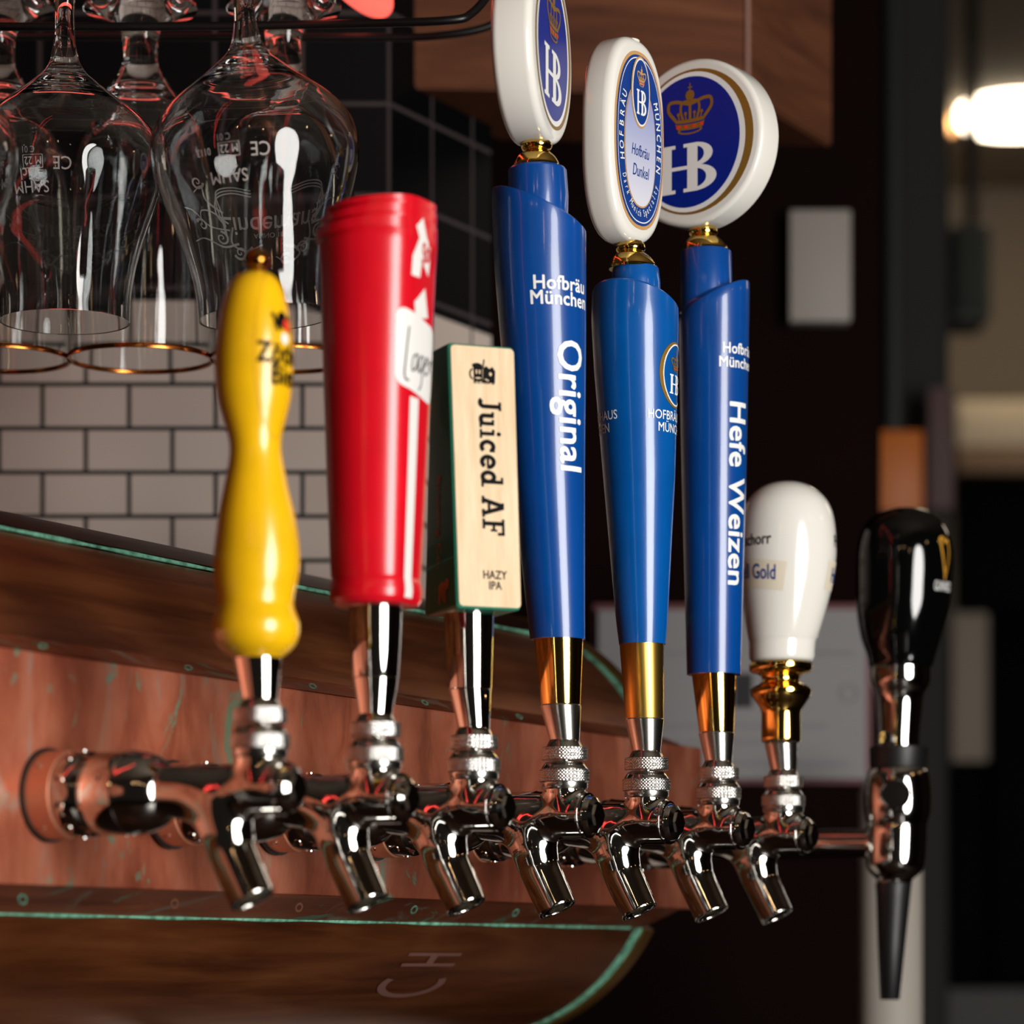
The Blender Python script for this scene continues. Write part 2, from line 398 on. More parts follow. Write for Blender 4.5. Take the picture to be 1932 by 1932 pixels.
def rollseg(a0, a1, t0, t1, n=48, r=RC, rin=.004):
    P = []
    for t in (t0, t1):
        row = [pt(a, t, r) for a in np.linspace(a0, a1, n)]+[pt(a, t, r-rin) for a in np.linspace(a1, a0, n)]
        P.append(row)
    return grid(np.array(P))
AS = math.radians(58)                       # upper seam angle
v, f = rollseg(au, AS, T0, T1-.02); obj('upper_roll', v, f, cop_roll, tower)
v, f = rollseg(AS+.03, math.radians(110), T0, T1-.02, 40, RC+.002); o = obj('top_cover', v, f, copper('dark_copper_cover', [(.25, (44, 22, 16)), (.5, (70, 36, 24)), (.75, (92, 50, 32))], (12, 1, 12), 6, (.3, .45), False, .8), tower)
v, f = rollseg(al, -math.radians(110), T0, T1-.02); obj('lower_roll', v, f, cop_roll, tower)
sm = MB()
for a, r in ((AS+.015, .0011),):
    sm.add(*tube([pt(a, t, RC+.001) for t in np.linspace(T0, T1-.02, 60)], [r*(1+.35*math.sin(i*1.7)*math.sin(i*.37)) for i in range(60)], 8))
sm.obj('verdigris_seam', verdi, tower)
sm = MB().add(*tube([(-.0268, t, zo+.0222) for t in np.linspace(T0, T1-.03, 60)], [.0011*(1+.3*math.sin(i*1.3)) for i in range(60)], 8)); sm.obj('verdigris_seam', verdi, tower)
# end rim: green line then brass rim then end plate
for nm, t0, t1, r, m in (('verdigris_seam', T1-.0165, T1-.010, RC+.0010, verdi), ('end_rim', T1-.0095, T1+.004, RC+.003, brassrim)):
    lo_ = au+.08 if nm != 'end_rim' else au+.05
    for a0, a1 in ((lo_, math.radians(110)), (al, -math.radians(110))):
        v, f = rollseg(a0, a1, t0, t1, 70, r, .008); obj(nm, v, f, m, tower)
an_ = np.radians(np.linspace(-110, 110, 96)); ep = [pt(a, T1, RC-.004) for a in an_]+[pt(a, T1-.008, RC-.004) for a in an_]
ub = UC+RC*math.cos(math.radians(110)); hb = RC*math.sin(math.radians(110)); v, f = box(ub, ub+.004, T0, T1, zo+ZC-hb, zo+ZC+hb); obj('back_plate', v, f, cop_roll, tower, smooth=False)
v, f = grid(np.array(ep).reshape(2, 96, 3)); obj('end_plate', v, f, cop_roll, tower)
# flat front panel with nailed strips
PT = .725
v, f = rbox(-.07, 0, T0, PT, zo+.0345, zo+.1405, .0015, 2)
obj('front_panel', v, f, cop_panel, tower)
for nm, zA, zB, uB in (('upper_strip', .1405, .1503, -.0232), ('lower_strip', .0345, .0219, -.0272)):
    ys = [T0, T1-.01]; v = []
    for t in ys: v += [(.0008, t, zo+zA), (uB, t, zo+zB), (uB-.02, t, zo+zB), (-.02, t, zo+zA)]
    v, f = grid(np.array(v).reshape(2, 4, 3)); obj(nm, v, f, cop_strip, tower, smooth=False)
def pan(xp, zz=0, u=0):                     # t on the panel plane for an image column
    c = (xp-966)/F; return (c*(P0.y-SR*u)-P0.x-CR*u)/(SR-c*CR)
def nail(xp, zc, m, dz=.0030, tilt=.5):
    t = pan(xp); mb = MB(); P = []
    for rr, uu in ((1, 0), (.85, .0008), (.6, .0008), (.4, .0001), (.05, 0)):
        row = []
        for k in range(20):
            a = 2*PI*k/20; sl = rr*.0026*math.sin(a); w = rr*.0042*math.cos(a)+sl*(3.6 if zc > .1 else -3.2)
            zz_ = zc+sl; us = -.024*((zz_-.1405)/.0098) if zc > .1 else -.028*((.0345-zz_)/.0126)
            row.append((us+uu+.0003, t+w, zo+zz_))
        P.append(row)
    v, f = grid(np.array(P)); obj('nail_mark', v, f, m, tower)
for xp, z_ in ((117, .1452), (390, .1452), (623, .1452), (833, .1452), (1010, .1452)): nail(xp, z_, verdi, .0026, -.7)
for xp, z_, m in ((85, .0285, verdi), (370, .0285, cop_disc), (603, .0285, cop_disc), (815, .029, verdi), (1005, .029, verdi)): nail(xp, z_, m, .0024, .9)
# reflection of sign letters in the lower roll, painted on as flat colour
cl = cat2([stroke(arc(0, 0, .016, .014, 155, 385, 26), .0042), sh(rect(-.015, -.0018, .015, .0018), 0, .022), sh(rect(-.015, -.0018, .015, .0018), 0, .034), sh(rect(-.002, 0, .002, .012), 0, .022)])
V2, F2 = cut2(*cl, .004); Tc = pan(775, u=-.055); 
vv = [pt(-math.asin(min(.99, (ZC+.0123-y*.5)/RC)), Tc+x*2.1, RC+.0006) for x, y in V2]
ghost = mat('painted_reflection', (104, 70, 62), .6); obj('reflected_lettering', vv, F2, ghost, tower)
# pedestal
for t in (-.25, .30):
    pm = MB()
    v, f = lathe([(.05, 0), (.05, .012), (.032, .02), (.03, zo+ZC-RC+.01)], 40); pm.add(xform(v, Matrix.Translation((UC, t, 0))), f)
    pm.obj('pedestal', steel, tower)

# ------------------------------------------------------------------ faucet body by distance field
def sdf(p):
    x, y, z = p[..., 0], p[..., 1], p[..., 2]
    def smin(a, b, k): h = np.clip(.5+.5*(b-a)/k, 0, 1); return b*(1-h)+a*h-k*h*(1-h)
    def cone(ax, r0, r1, a, b, rad):        # tapered capped cylinder along x
        t = np.clip((x-a)/(b-a), 0, 1); R = r0+(r1-r0)*t
        d1 = np.hypot(y, z)-R; d2 = np.maximum(a-x, x-b); return np.minimum(np.maximum(d1, d2), 0)+np.hypot(np.maximum(d1, 0), np.maximum(d2, 0))-rad
    body = cone(0, 9.4, 10.9, -57, 12.2, .9)
    # neck
    dxy = np.hypot(x, y)-10.2; dz = np.maximum(0-z, z-14.0); neck = np.minimum(np.maximum(dxy, dz), 0)+np.hypot(np.maximum(dxy, 0), np.maximum(dz, 0))-.7
    # spout as a chain of tapered capsules
    s = np.array([.464, 0, -.886]); E = np.array([-3.9, 0, -48.5])
    cc_ = cr([(-44, -.5, 9.0), (-31, -3.2, 10.8), (-22, -9.5, 12.2), (-17.6, -18, 12.0), (-15, -26, 11.0), (-10.6, -35.2, 10.6), (-3.9, -48.5, 10.3)], 6)
    pts = [np.array([q[0], 0, q[1]]) for q in cc_]+[E+s*6]; rad = list(cc_[:, 2])+[10.2]
    sp = None
    for i in range(len(pts)-1):
        ab = pts[i+1]-pts[i]; t = np.clip(((p-pts[i])@ab)/(ab@ab), 0, 1)
        d = np.linalg.norm(p-pts[i]-t[..., None]*ab, axis=-1)-(rad[i]+(rad[i+1]-rad[i])*t)
        sp = d if sp is None else np.minimum(sp, d)
    q = (p-E)@s
    sp = np.maximum(sp, q)
    d = smin(body, sp, 8.0); d = smin(d, neck, 4.0)
    r = np.linalg.norm((p-E)-q[..., None]*s, axis=-1)
    bore = np.maximum(r-8.2, -(q+16)); d = np.maximum(d, -bore)
    return d
def surface_nets(lo, hi, h):
    ax = [np.arange(lo[k], hi[k]+h, h) for k in range(3)]
    G = np.stack(np.meshgrid(*ax, indexing='ij'), -1); D = sdf(G.reshape(-1, 3)).reshape(G.shape[:3])
    nx, ny, nz = D.shape; cor = [(i, j, k) for i in (0, 1) for j in (0, 1) for k in (0, 1)]
    sub = lambda A_, c: A_[c[0]:nx-1+c[0], c[1]:ny-1+c[1], c[2]:nz-1+c[2]]
    ins = sum((sub(D, c) < 0).astype(int) for c in cor); act = (ins > 0) & (ins < 8)
    acc = np.zeros(act.shape+(3,)); cnt = np.zeros(act.shape)
    for i, c in enumerate(cor):
        for ax_ in range(3):
            if c[ax_] == 0:
                e = list(c); e[ax_] = 1; e = tuple(e); a, b = sub(D, c), sub(D, e); m = (a < 0) != (b < 0)
                t = np.where(m, a/np.where(m, a-b, 1), 0)
                off = np.array(c, float)[None, None, None]+np.zeros(acc.shape); off[..., ax_] = t
                acc += off*m[..., None]; cnt += m
    idx = -np.ones(act.shape, int); idx[act] = np.arange(act.sum())
    I = np.argwhere(act); V = np.array(lo)+(I+acc[act]/cnt[act][:, None])*h
    Fs = []
    for ax_ in range(3):
        o1, o2 = [a for a in range(3) if a != ax_]
        sl = [slice(1, -1)]*3; sl[ax_] = slice(0, -1); sl2 = list(sl); sl2[ax_] = slice(1, None)
        inner = [slice(1, n-1) for n in D.shape]; 
        a = D[tuple(slice(0, D.shape[k]-1) if k == ax_ else slice(1, D.shape[k]-1) for k in range(3))]
        b = D[tuple(slice(1, D.shape[k]) if k == ax_ else slice(1, D.shape[k]-1) for k in range(3))]
        for c in np.argwhere((a < 0) != (b < 0)):
            base = c.copy(); base[o1] += 1; base[o2] += 1
            q = []
            for d1, d2 in ((-1, -1), (0, -1), (0, 0), (-1, 0)):
                w = base.copy(); w[o1] += d1; w[o2] += d2; q.append(idx[tuple(w)])
            if min(q) >= 0: Fs.append(q)
    for _ in range(3):                      # pull onto the true surface
        d = sdf(V); g = np.stack([(sdf(V+np.eye(3)[k]*.05)-sdf(V-np.eye(3)[k]*.05))/.1 for k in range(3)], -1)
        V = V-np.clip(d, -.4, .4)[:, None]*g/(np.linalg.norm(g, axis=1)[:, None]**2+1e-6)*.8
    return V, Fs
FV, FF = surface_nets((-61, -15, -58), (17, 15, 18), .7)
FV = FV/1000.

def knurled(r, z0, z1, n=46, rows=22, amp=.00040):
    seg = n*5; P = []; hs = np.linspace(z0, z1, rows*1+1)
    pitch = 2*PI*r/n
    prof = [(r*.8, z0), (r-.0006, z0)]
    for q, z in prof: P.append([(q*math.cos(2*PI*j/seg), q*math.sin(2*PI*j/seg), z) for j in range(seg)])
    for z in hs:
        row = []
        for j in range(seg):
            a = j/seg*n; w = (z-z0)/pitch
            t1 = abs(((a+w) % 1)-.5)*2; t2 = abs(((a-w) % 1)-.5)*2; d = min(t1, t2); rr = r-amp*(1-min(1, d*2.2))*1.5
            row.append((rr*math.cos(2*PI*j/seg), rr*math.sin(2*PI*j/seg), z+(.0003 if z == hs[0] else -.0003 if z == hs[-1] else 0)))
        P.append(row)
    for q, z in ((r-.0006, z1), (r*.8, z1)): P.append([(q*math.cos(2*PI*j/seg), q*math.sin(2*PI*j/seg), z) for j in range(seg)])
    return grid(np.array(P))

proto = {}
def make_tap_parts(root):
    """metal parts every tap shares, in the frame of the tap (x out of the panel, z up)"""
    o = obj('faucet_body', FV, FF, chrome, root, ang=50); 
    # bolt
    v, f = lathe([(.0001, .0120), (.0112, .0122), (.0118, .0133), (.0118, .0144), (.0106, .0147), (.0104, .0156), (.0094, .0176), (.0070, .0192)], 48, 'x')
    hexv = [(.0192+d, .0062*math.cos(PI/3*k), .0062*math.sin(PI/3*k)) for d in (0, .0012) for k in range(6)]
    MB().add(v, f).add(*grid(np.array(hexv).reshape(2, 6, 3))).obj('front_bolt', chrome, root, ang=25)
    v, f = lathe([(.010, .0138), (.0118, .0138), (.0122, .0145), (.0122, .0170), (.0112, .0172), (.0112, .0175), (.009, .0175)], 64); obj('bonnet_base', v, f, steel, root)
    v, f = knurled(.0131, .0174, .0240); obj('knurled_bonnet', v, f, knurl, root, ang=60)
    v, f = lathe([(.0120, .0240), (.0124, .0243), (.0102, .0276), (.0096, .0280), (.004, .0280), (.0036, .0283), (.0036, .0296)], 64); obj('bonnet_cone', v, f, chrome, root)
    v, f = knurled(.0119, .0287, .0356, 42, 22); obj('lever_collar', v, f, knurl, root, ang=60)
    # shank, drum, cup, ring, flange along -x
    v, f = lathe([(.0085, -.0475), (.0110, -.0480), (.0128, -.0492), (.0160, -.0530), (.0182, -.0585), (.0190, -.0650), (.0193, -.0662), (.0188, -.0668), (.0150, -.0670)], 72, 'x'); obj('shank_cup', v, f, chrome, root)
    v, f = lathe([(.014, -.0668), (.0186, -.0669), (.0190, -.0674), (.0190, -.0826), (.0186, -.0832), (.014, -.0833)], 72, 'x')
    mb = MB().add(v, f)
    for a in (math.radians(195), math.radians(70), math.radians(315)):
        v, f = lathe([(.0018, -.0002), (.0018, .0006), (.0012, .0008), (.0001, .0003)], 16)
        mb.add(xform(v, Matrix.Rotation(a, 4, 'X') @ Matrix.Translation((-.0745, 0, .0188))), f)
    mb.obj('shank_drum', chrome, root)
    v, f = lathe([(.014, -.0830), (.0165, -.0832), (.0165, -.0880), (.0190, -.0882), (.0194, -.0888), (.0194, -.0985), (.0190, -.0990), (.0170, -.0992)], 72, 'x')
    mb = MB().add(v, f)
    for k in range(10):
        v, f = lathe([(.0022, 0), (.0022, .0008), (.0014, .0004), (.0001, .0001)], 14)
        mb.add(xform(v, Matrix.Rotation(k*PI/5, 4, 'X') @ Matrix.Translation((-.094, 0, .0191))), f)
    mb.obj('coupling_ring', chrome, root)
    v, f = lathe([(.012, -.0990), (.0196, -.0992), (.0201, -.0998), (.0201, -.1125), (.012, -.1127)], 72, 'x')
    mb = MB().add(v, f)
    for k in range(4):
        v, f = lathe([(.0013, 0), (.0013, .0007), (.0001, .0009)], 12); mb.add(xform(v, Matrix.Rotation(k*PI/2+.9, 4, 'X') @ Matrix.Translation((-.107, 0, .0199))), f, 1)
    mb.obj('copper_flange', [cop_disc, steel], root)
    v, f = lathe([(.012, -.1122), (.0216, -.1122), (.0216, -.1138), (.012, -.1140)], 72, 'x'); obj('rubber_gasket', v, f, blackrub, root)
def copy_parts(src, root):
    for ch in list(src.children):
        if ch.name.split('.')[0] in SHARED:
            c = ch.copy(); COL.objects.link(c); c.parent = root
SHARED = ('faucet_body', 'front_bolt', 'bonnet_base', 'knurled_bonnet', 'bonnet_cone', 'lever_collar', 'shank_cup', 'shank_drum', 'coupling_ring', 'copper_flange', 'rubber_gasket')

# tap positions along the row
TX = [491, 708.5, 894, 1065, 1219.5, 1355.5, 1478, 1694]
TI = [0, 1, 2, 3, 4, 5, 6, 8]
TY = [1.393*(1+.0612*i) for i in TI]
ZBODY = H+.0757
ROOT = []
class Frame:
    """image rows and columns at one tap's distance -> offsets from its root"""
    def __init__(s, i, Y=None):
        s.Y = Y or TY[i]; s.k = s.Y/F; s.X = (TX[i]-966)/F*TY[i]; s.i = i
    def z(s, y): return H+(HZ-y)*s.k-ZBODY
    def x(s, c): return (c-966)*s.k-s.X
    def rows(s, L_, smooth=0):             # [(row, half width, centre col)] -> [(z, r, cx)] from bottom up
        a = cr(L_, smooth) if smooth else np.array(L_, float)
        a = np.array([(s.z(y), w*s.k, s.x(c)) for y, w, c in a]); a = a[np.argsort(a[:, 0], kind='stable')]; return a
def rowmesh(a, seg=96, rf=None):
    th = np.arange(seg)*2*PI/seg; P = np.zeros((len(a), seg, 3))
    for i, (z, r, c) in enumerate(a):
        R = r*(rf(th) if rf else 1); P[i] = np.c_[c+R*np.sin(th), -R*np.cos(th), np.full(seg, z)]
    v, f = grid(P); return wl(v), f
def decal(V2, a, th0, z0, eps=.00025, cw=False, rf=None, flipx=False):
    """print 2D artwork on a turned surface given by rows a; th0 = angle towards which it faces"""
    V2 = np.asarray(V2); s = V2[:, 1] if cw else V2[:, 0]; dz = -V2[:, 0] if cw else V2[:, 1]
    if flipx: s = -s
    z = z0+dz; r0 = np.interp(z0, a[:, 0], a[:, 1]); th = th0+s/r0
    r = np.interp(z, a[:, 0], a[:, 1])*(rf(th) if rf else 1)+eps; c = np.interp(z, a[:, 0], a[:, 2])
    return wl(np.c_[c+r*np.sin(th), -r*np.cos(th), z])
def face_frame(C, alpha, T, V2, eps=.0002):
    e1 = np.array([math.cos(alpha), math.sin(alpha), 0]); n_ = np.array([math.sin(alpha), -math.cos(alpha), 0])
    V2 = np.asarray(V2); return wl(np.array(C)+n_*(T/2+eps)+V2[:, :1]*e1+V2[:, 1:2]*np.array([0, 0, 1]))
def slab(C, alpha, T, outline, inset=(1, .985, .95), bev=.0025):
    """rounded plate: outline scaled in towards both faces"""
    o = np.array(outline, float); e1 = np.array([math.cos(alpha), math.sin(alpha), 0]); n_ = np.array([math.sin(alpha), -math.cos(alpha), 0])
    c = o.mean(0); nrm = o-c; ln = np.linalg.norm(nrm, axis=1)[:, None]; P = []
    for side in (-1, 1):
        st = [(bev*(1-math.cos(q)), bev*(1-math.sin(q))) for q in np.linspace(PI/2, 0, 6)]
        # (inset, distance from face)
        seq = [(bev*(1-math.sin(q)), bev*(1-math.cos(q))) for q in np.linspace(0, PI/2, 7)]
        if side == 1: seq = seq[::-1]
        for ins, dep in seq:
            pp = c+nrm*(1-ins/ln); w = side*(T/2-dep)
            P.append([tuple(np.array(C)+e1*q[0]+np.array([0, 0, q[1]])+n_*w) for q in pp])
    v, f = grid(np.array(P)); return wl(v), f

# ---- artwork pieces
def HBart():
    p = []
    def stem(x, w=.17): return [rect(x, .04, x+w, .96), rect(x-.07, 0, x+w+.07, .075), rect(x-.07, .925, x+w+.07, 1)]
    p += stem(0); p += [rect(.46, .04, .65, .96), rect(.39, 0, .66, .075), rect(.39, .925, .66, 1), rect(.15, .47, .5, .545)]
    for cy, ry, rx, rx2 in ((.755, .245, .33, .17), (.27, .27, .40, .21)):
        o = arc(.60, cy, rx, ry, 90, -90, 22); i = arc(.60, cy, rx2, ry-.075, 90, -90, 22); n = len(o)
        p.append((o+i, [(k, k+1, n+k+1, n+k) for k in range(n-1)]))
    return cat2(p)
def crown():
    g, r = [], []
    g.append(ring(ell(0, .10, .36, .105, 40), ell(0, .10, .29, .065, 40)))
    n = 20; xs = np.linspace(-1, 1, n)
    lo = [(x*.39, .16-.05*math.sqrt(max(0, 1-x*x))) for x in xs]; hi = [(x*.43, .30-.05*math.sqrt(max(0, 1-x*x))) for x in xs]
    g.append((lo+hi, [(k, k+1, n+k+1, n+k) for k in range(n-1)]))
    hi2 = [(x*.44, .33-.05*math.sqrt(max(0, 1-x*x))) for x in xs]; hi3 = [(x*.47, .42-.05*math.sqrt(max(0, 1-x*x))) for x in xs]
    g.append((hi2+hi3, [(k, k+1, n+k+1, n+k) for k in range(n-1)]))
    for x in (-.34, -.12, .12, .34): r.append(fan(ell(x, .23-.05*math.sqrt(1-(x/.43)**2)+.01, .065, .038, 20)))
    for sx in (-1, 1):
        g.append(stroke(cr([(sx*.42, .38), (sx*.62, .62), (sx*.60, .82), (sx*.40, .84), (sx*.16, .78), (0, .74)], 8), .085))
        g.append(stroke(cr([(sx*.20, .36), (sx*.27, .58), (sx*.25, .76), (sx*.12, .82), (0, .78)], 8), .07))
        for x in (.31, .12): g.append(stroke([(sx*x*1.0, .36), (sx*x*1.1, .50)], .04)); g.append(fan(ell(sx*x*1.1, .52, .045, .045, 14)))
    g.append(stroke([(0, .36), (0, .82)], .08)); g.append(fan(ell(0, .96, .13, .13, 24))); g.append(rect(-.015, 1.05, .015, 1.26)); g.append(rect(-.07, 1.14, .07, 1.17))
    return cat2(g), cat2(r)
HBA = union2(*HBart()); CG, CRD = crown(); CG = union2(*CG)
def slabtext():
    w = .195; out = []; x = 0
    def S(p): return stroke(p, w)
    g = {}
    g['J'] = (.52, [S([(.34, 1), (.34, .22)]+arc(.17, .2, .17, .14, 0, -150)[1:]), rect(.12, .88, .52, 1)])
    g['u'] = (.74, [S([(.18, .66), (.18, .22)]+arc(.36, .2, .18, .13, 180, 300)[1:]+[(.54, .12)]), rect(.46, 0, .63, .66), rect(0, .55, .2, .67), rect(.36, .55, .5, .67), rect(.6, 0, .74, .11)])
    g['i'] = (.42, [rect(.12, 0, .29, .66), rect(0, .55, .2, .67), rect(0, 0, .42, .11), fan(ell(.2, .86, .1, .1, 20))])
    g['c'] = (.62, [stroke(arc(.32, .33, .235, .265, 50, 318, 26), w), rect(.42, .42, .57, .66)])
    g['e'] = (.66, [stroke(arc(.33, .33, .245, .265, 0, 325, 30), w), rect(.12, .28, .64, .385)])
    g['d'] = (.76, [stroke(arc(.30, .33, .215, .26, 0, 360, 30), w), rect(.44, 0, .61, 1), rect(.3, .89, .5, 1), rect(.58, 0, .76, .11)])
    g[' '] = (.28, [])
    g['A'] = (.98, [S([(.16, .0), (.46, .98)]), S([(.82, .0), (.50, .98)]), rect(.25, .26, .7, .38), rect(0, 0, .36, .12), rect(.6, 0, .98, .12), rect(.3, .88, .6, 1)])
    g['F'] = (.78, [rect(.12, 0, .31, 1), rect(0, 0, .46, .12), rect(0, .88, .76, 1), rect(.62, .68, .76, 1), rect(.2, .45, .58, .57), rect(.48, .36, .58, .66)])
    for ch in 'Juiced AF':
        a, ps = g[ch]; out += [sh(q, x, 0) for q in ps]; x += a+.07
    v, f = union2(*cat2(out)); v[:, 0] -= x/2; return v, f, x

def pathtext(s, cx, cy, rx, ry, a_mid, da, size, xs=1., bold=.01, out=1):
    """glyphs along an ellipse; out=1: tops outwards (clockwise), -1: tops inwards (counter-clockwise)"""
    parts = []; n = len(s)
    for k, ch in enumerate(s):
        if ch == ' ': continue
        a = a_mid-out*(k-(n-1)/2)*da; ar = math.radians(a)
        x, y = cx+rx*math.cos(ar), cy+ry*math.sin(ar)
        tx, ty = -rx*math.sin(ar), ry*math.cos(ar)
        rot = math.atan2(-ty*out, -tx*out)
        g = text2(ch, size, bold, xs); gv = (g[0]-np.array([0, size*.35]), g[1]); parts.append(sh(gv, x, y, rot=rot))
    return cat2(parts)

# ------------------------------------------------------------------ the eight taps
labels = ['beer tap with a yellow turned wooden pull topped by a small brass ball',
          'beer tap with a red cup-shaped pull bearing a white Lager label',
          'beer tap with a square pull of pale wood on green, lettered Juiced AF',
          'beer tap with a blue pull lettered Original under a white disc seen almost edge-on',
          'beer tap with a blue pull under an oblong white badge lettered Dunkel',
          'beer tap with a blue pull lettered Hefe Weizen under a round white HB disc',
          'beer tap with a white egg-shaped ceramic pull on a bulbous brass stem',
          'stout tap with a black rounded pull and a long narrow black nozzle']
for i in range(8):
    Y = TY[i]; r = empty('stout_tap' if i == 7 else 'beer_tap', ((TX[i]-966)/F*Y, Y, ZBODY), -A)
    tag(r, labels[i], 'beer tap', 'taps along the copper tower'); ROOT.append(r)
make_tap_parts(ROOT[0])
for i in range(1, 7): copy_parts(ROOT[0], ROOT[i])

def ferrule(i, rows, m, name='ferrule'):
    a = Frame(i).rows(rows); v, f = rowmesh(a, 64); return obj(name, v, f, m, ROOT[i])
def foot(i, ytop, wtop, cols, m=steel, cx=None):
    """cone between the knurled lever collar and the ferrule"""
    fr_ = Frame(i); c = TX[i] if cx is None else cx
    k = fr_.k; zt = fr_.z(ytop)
    a = np.array([(.0352, .0098, 0), (.0372, .0088, 0), (.0392, .0079, 0), (.0398, .0079, 0), (zt-.0006, wtop*k, fr_.x(c)), (zt, wtop*k-.0004, fr_.x(c))])
    v, f = rowmesh(a, 64); return obj('lever_cone', v, f, m, ROOT[i])

# --- 1 yellow
i = 0; fr_ = Frame(i)
foot(0, 1240, 45, None, chrome, 487)
Yr = [(511, 8, 484), (516, 26, 483), (528, 42, 482), (550, 54, 481), (590, 65, 480), (640, 72, 480), (700, 74, 479), (750, 70, 479), (790, 60, 480), (818, 52, 481), (845, 49, 482), (875, 52, 483), (920, 61, 483), (970, 72, 484), (1020, 79, 485), (1060, 82, 484), (1095, 79, 483), (1120, 74, 482), (1140, 72, 482), (1155, 76, 482), (1175, 82, 483), (1195, 82, 483), (1215, 74, 484), (1228, 62, 485), (1234, 54, 486), (1242, 44, 486)]
ay = fr_.rows(Yr, 5); v, f = rowmesh(ay, 96); h = obj('handle', v, f, yellow, ROOT[i]); h['label'] = 'yellow turned wooden handle'
a = fr_.rows([(468, 2, 485), (470, 10, 485), (476, 19, 485), (492, 25, 485), (506, 19, 485), (513, 12, 485), (518, 11, 485)], 5); v, f = rowmesh(a, 40); obj('ball_finial', v, f, mat('dark_brass_ball', (170, 120, 50), .14, 1), ROOT[i])
th = math.radians(52); k = fr_.k
o1 = ell(0, 0, .0145, .037, 64, 2.2); o2 = ell(0, 0, .0141, .0366, 64, 2.2)
V2, F2 = ring(o1, o2); obj('panel_outline', decal(V2, ay, th, fr_.z(672), .0001), F2, mat('ochre_groove', (196, 132, 14), .4), h)
mb = MB()
V2, F2 = text2('Zötler', .0125, .035, .8, step=.002); mb.add(decal(V2, ay, th+.05, fr_.z(694)), F2)
V2, F2 = text2('Bier', .0125, .035, .8, step=.002); mb.add(decal(V2, ay, th+.15, fr_.z(734)), F2)
V2, F2 = cat2([fan(ell(0, .004, .0036, .004)), poly([(-.006, .002), (.006, .002), (.005, -.0105), (-.005, -.0105)]), stroke([(-.006, .007), (-.003, -.001)], .002), stroke([(.006, .007), (.003, -.001)], .002)])
mb.add(decal(V2, ay, th+.05, fr_.z(630)), F2)
V2, F2 = fan(ell(.002, .002, .0022, .0028)); mb.add(decal(V2, ay, th+.05, fr_.z(630), .0004), F2, 1)
V2, F2 = fan(ell(0, -.004, .002, .0025)); mb.add(decal(V2, ay, th+.05, fr_.z(630), .0004), F2, 2)
mb.obj('lettering', [blackp, redp, whitep], h, flip=True)

# --- 2 red
i = 1; fr_ = Frame(i)
foot(1, 1278, 43, None, chrome, 709)
ferrule(1, [(1279, 43, 709), (1278, 43.5, 709), (1210, 48, 708.5), (1146, 51, 708), (1140, 51, 708)], chrome)
Rr = [(464, 114, 715.5), (520, 111, 715), (700, 104, 713.5), (900, 96, 712), (1050, 89, 711), (1085, 87, 711), (1094, 85.5, 711), (1102, 88, 711), (1118, 90, 711), (1132, 88, 711), (1142, 82, 711), (1146, 72, 711)]
ar = fr_.rows(Rr)
ar = np.array([(z, np.interp(z, ar[:, 0], ar[:, 1]), np.interp(z, ar[:, 0], ar[:, 2])) for z in np.unique(np.r_[np.linspace(ar[0, 0], ar[-1, 0], 70), ar[:, 0]])])
thf = math.radians(66)
def rfred(t):                              # flattened front turned to thf
    d = np.asarray(t)-thf; c = np.cos(d); flat = np.where(c > .05, .86/np.maximum(c, .05), 9); r0 = 1.0
    kk = 14; return 1/((1/r0)**kk+(1/flat)**kk)**(1/kk)
seg = 128; th_ = np.arange(seg)*2*PI/seg; P = np.zeros((len(ar)+13, seg, 3)); rf_ = rfred(th_)
for j, (z, r, c) in enumerate(ar):
    R_ = r*rf_; P[j] = np.c_[c+R_*np.sin(th_), -R_*np.cos(th_), np.full(seg, z)]
zt, rt, ct = ar[-1]; fxy = np.array([ct+.86*rt*math.sin(thf), -.86*rt*math.cos(thf)])
def toprow(q, y, tl):                      # rings shrink towards the flat front, so the ledges step up to it
    R_ = rt*rf_; x = ct+R_*np.sin(th_); yy = -R_*np.cos(th_); x = fxy[0]+q*(x-fxy[0]); yy = fxy[1]+q*(yy-fxy[1])
    w = np.clip((x-(ct-rt))/(2*rt), 0, 1); return np.c_[x, yy, fr_.z(y)+tl*w]
for n_, (q, y, tl) in enumerate(((.97, 461, .002), (.97, 457, .002), (1.03, 456, .002), (1.03, 440, .0032), (.93, 439, .0034), (.93, 434, .0036), (.985, 433, .0036), (.985, 419, .0044), (.88, 418, .0046), (.88, 413, .0046), (.935, 412, .0046), (.935, 401, .0040), (.88, 400, .0038))):
    P[len(ar)+n_] = toprow(q, y, tl)
v, f = grid(P); h = obj('handle', wl(v), f, red, ROOT[i], ang=18); h['label'] = 'glossy red cup-shaped handle'
whs = mat('white_sticker', (232, 230, 226), .3)
mb = MB()
D = lambda art, y, dth=0, mi=0, eps=.00025, st=.003: mb.add(decal(*(lambda q: (q[0],))(cut2(np.array(art[0], float), art[1], st)), ar, thf+dth, fr_.z(y), eps, rf=rfred), cut2(np.array(art[0], float), art[1], st)[1], mi)
lab_o = poly(capsule2(-.0195, -.0175, .016, .018, .005)); lab_o = (np.array(lab_o[0]) @ np.array([[1, -.18], [0, 1]]), lab_o[1]); D(lab_o, 683, -.05)
D(poly([(-.010, 0), (-.001, 0), (-.001, -.092), (-.010, -.092)]), 760, -.02)
D(poly([(-.012, .002), (-.001, .010), (.004, -.003), (-.0105, -.0055)]), 592, .08)
D(poly([(-.014, -.004), (-.0135, .005), (-.008, .014), (-.011, .019), (-.004, .024), (.0, .016), (.006, .010), (.004, -.002), (-.004, .004), (-.006, -.004)]), 520, .02)
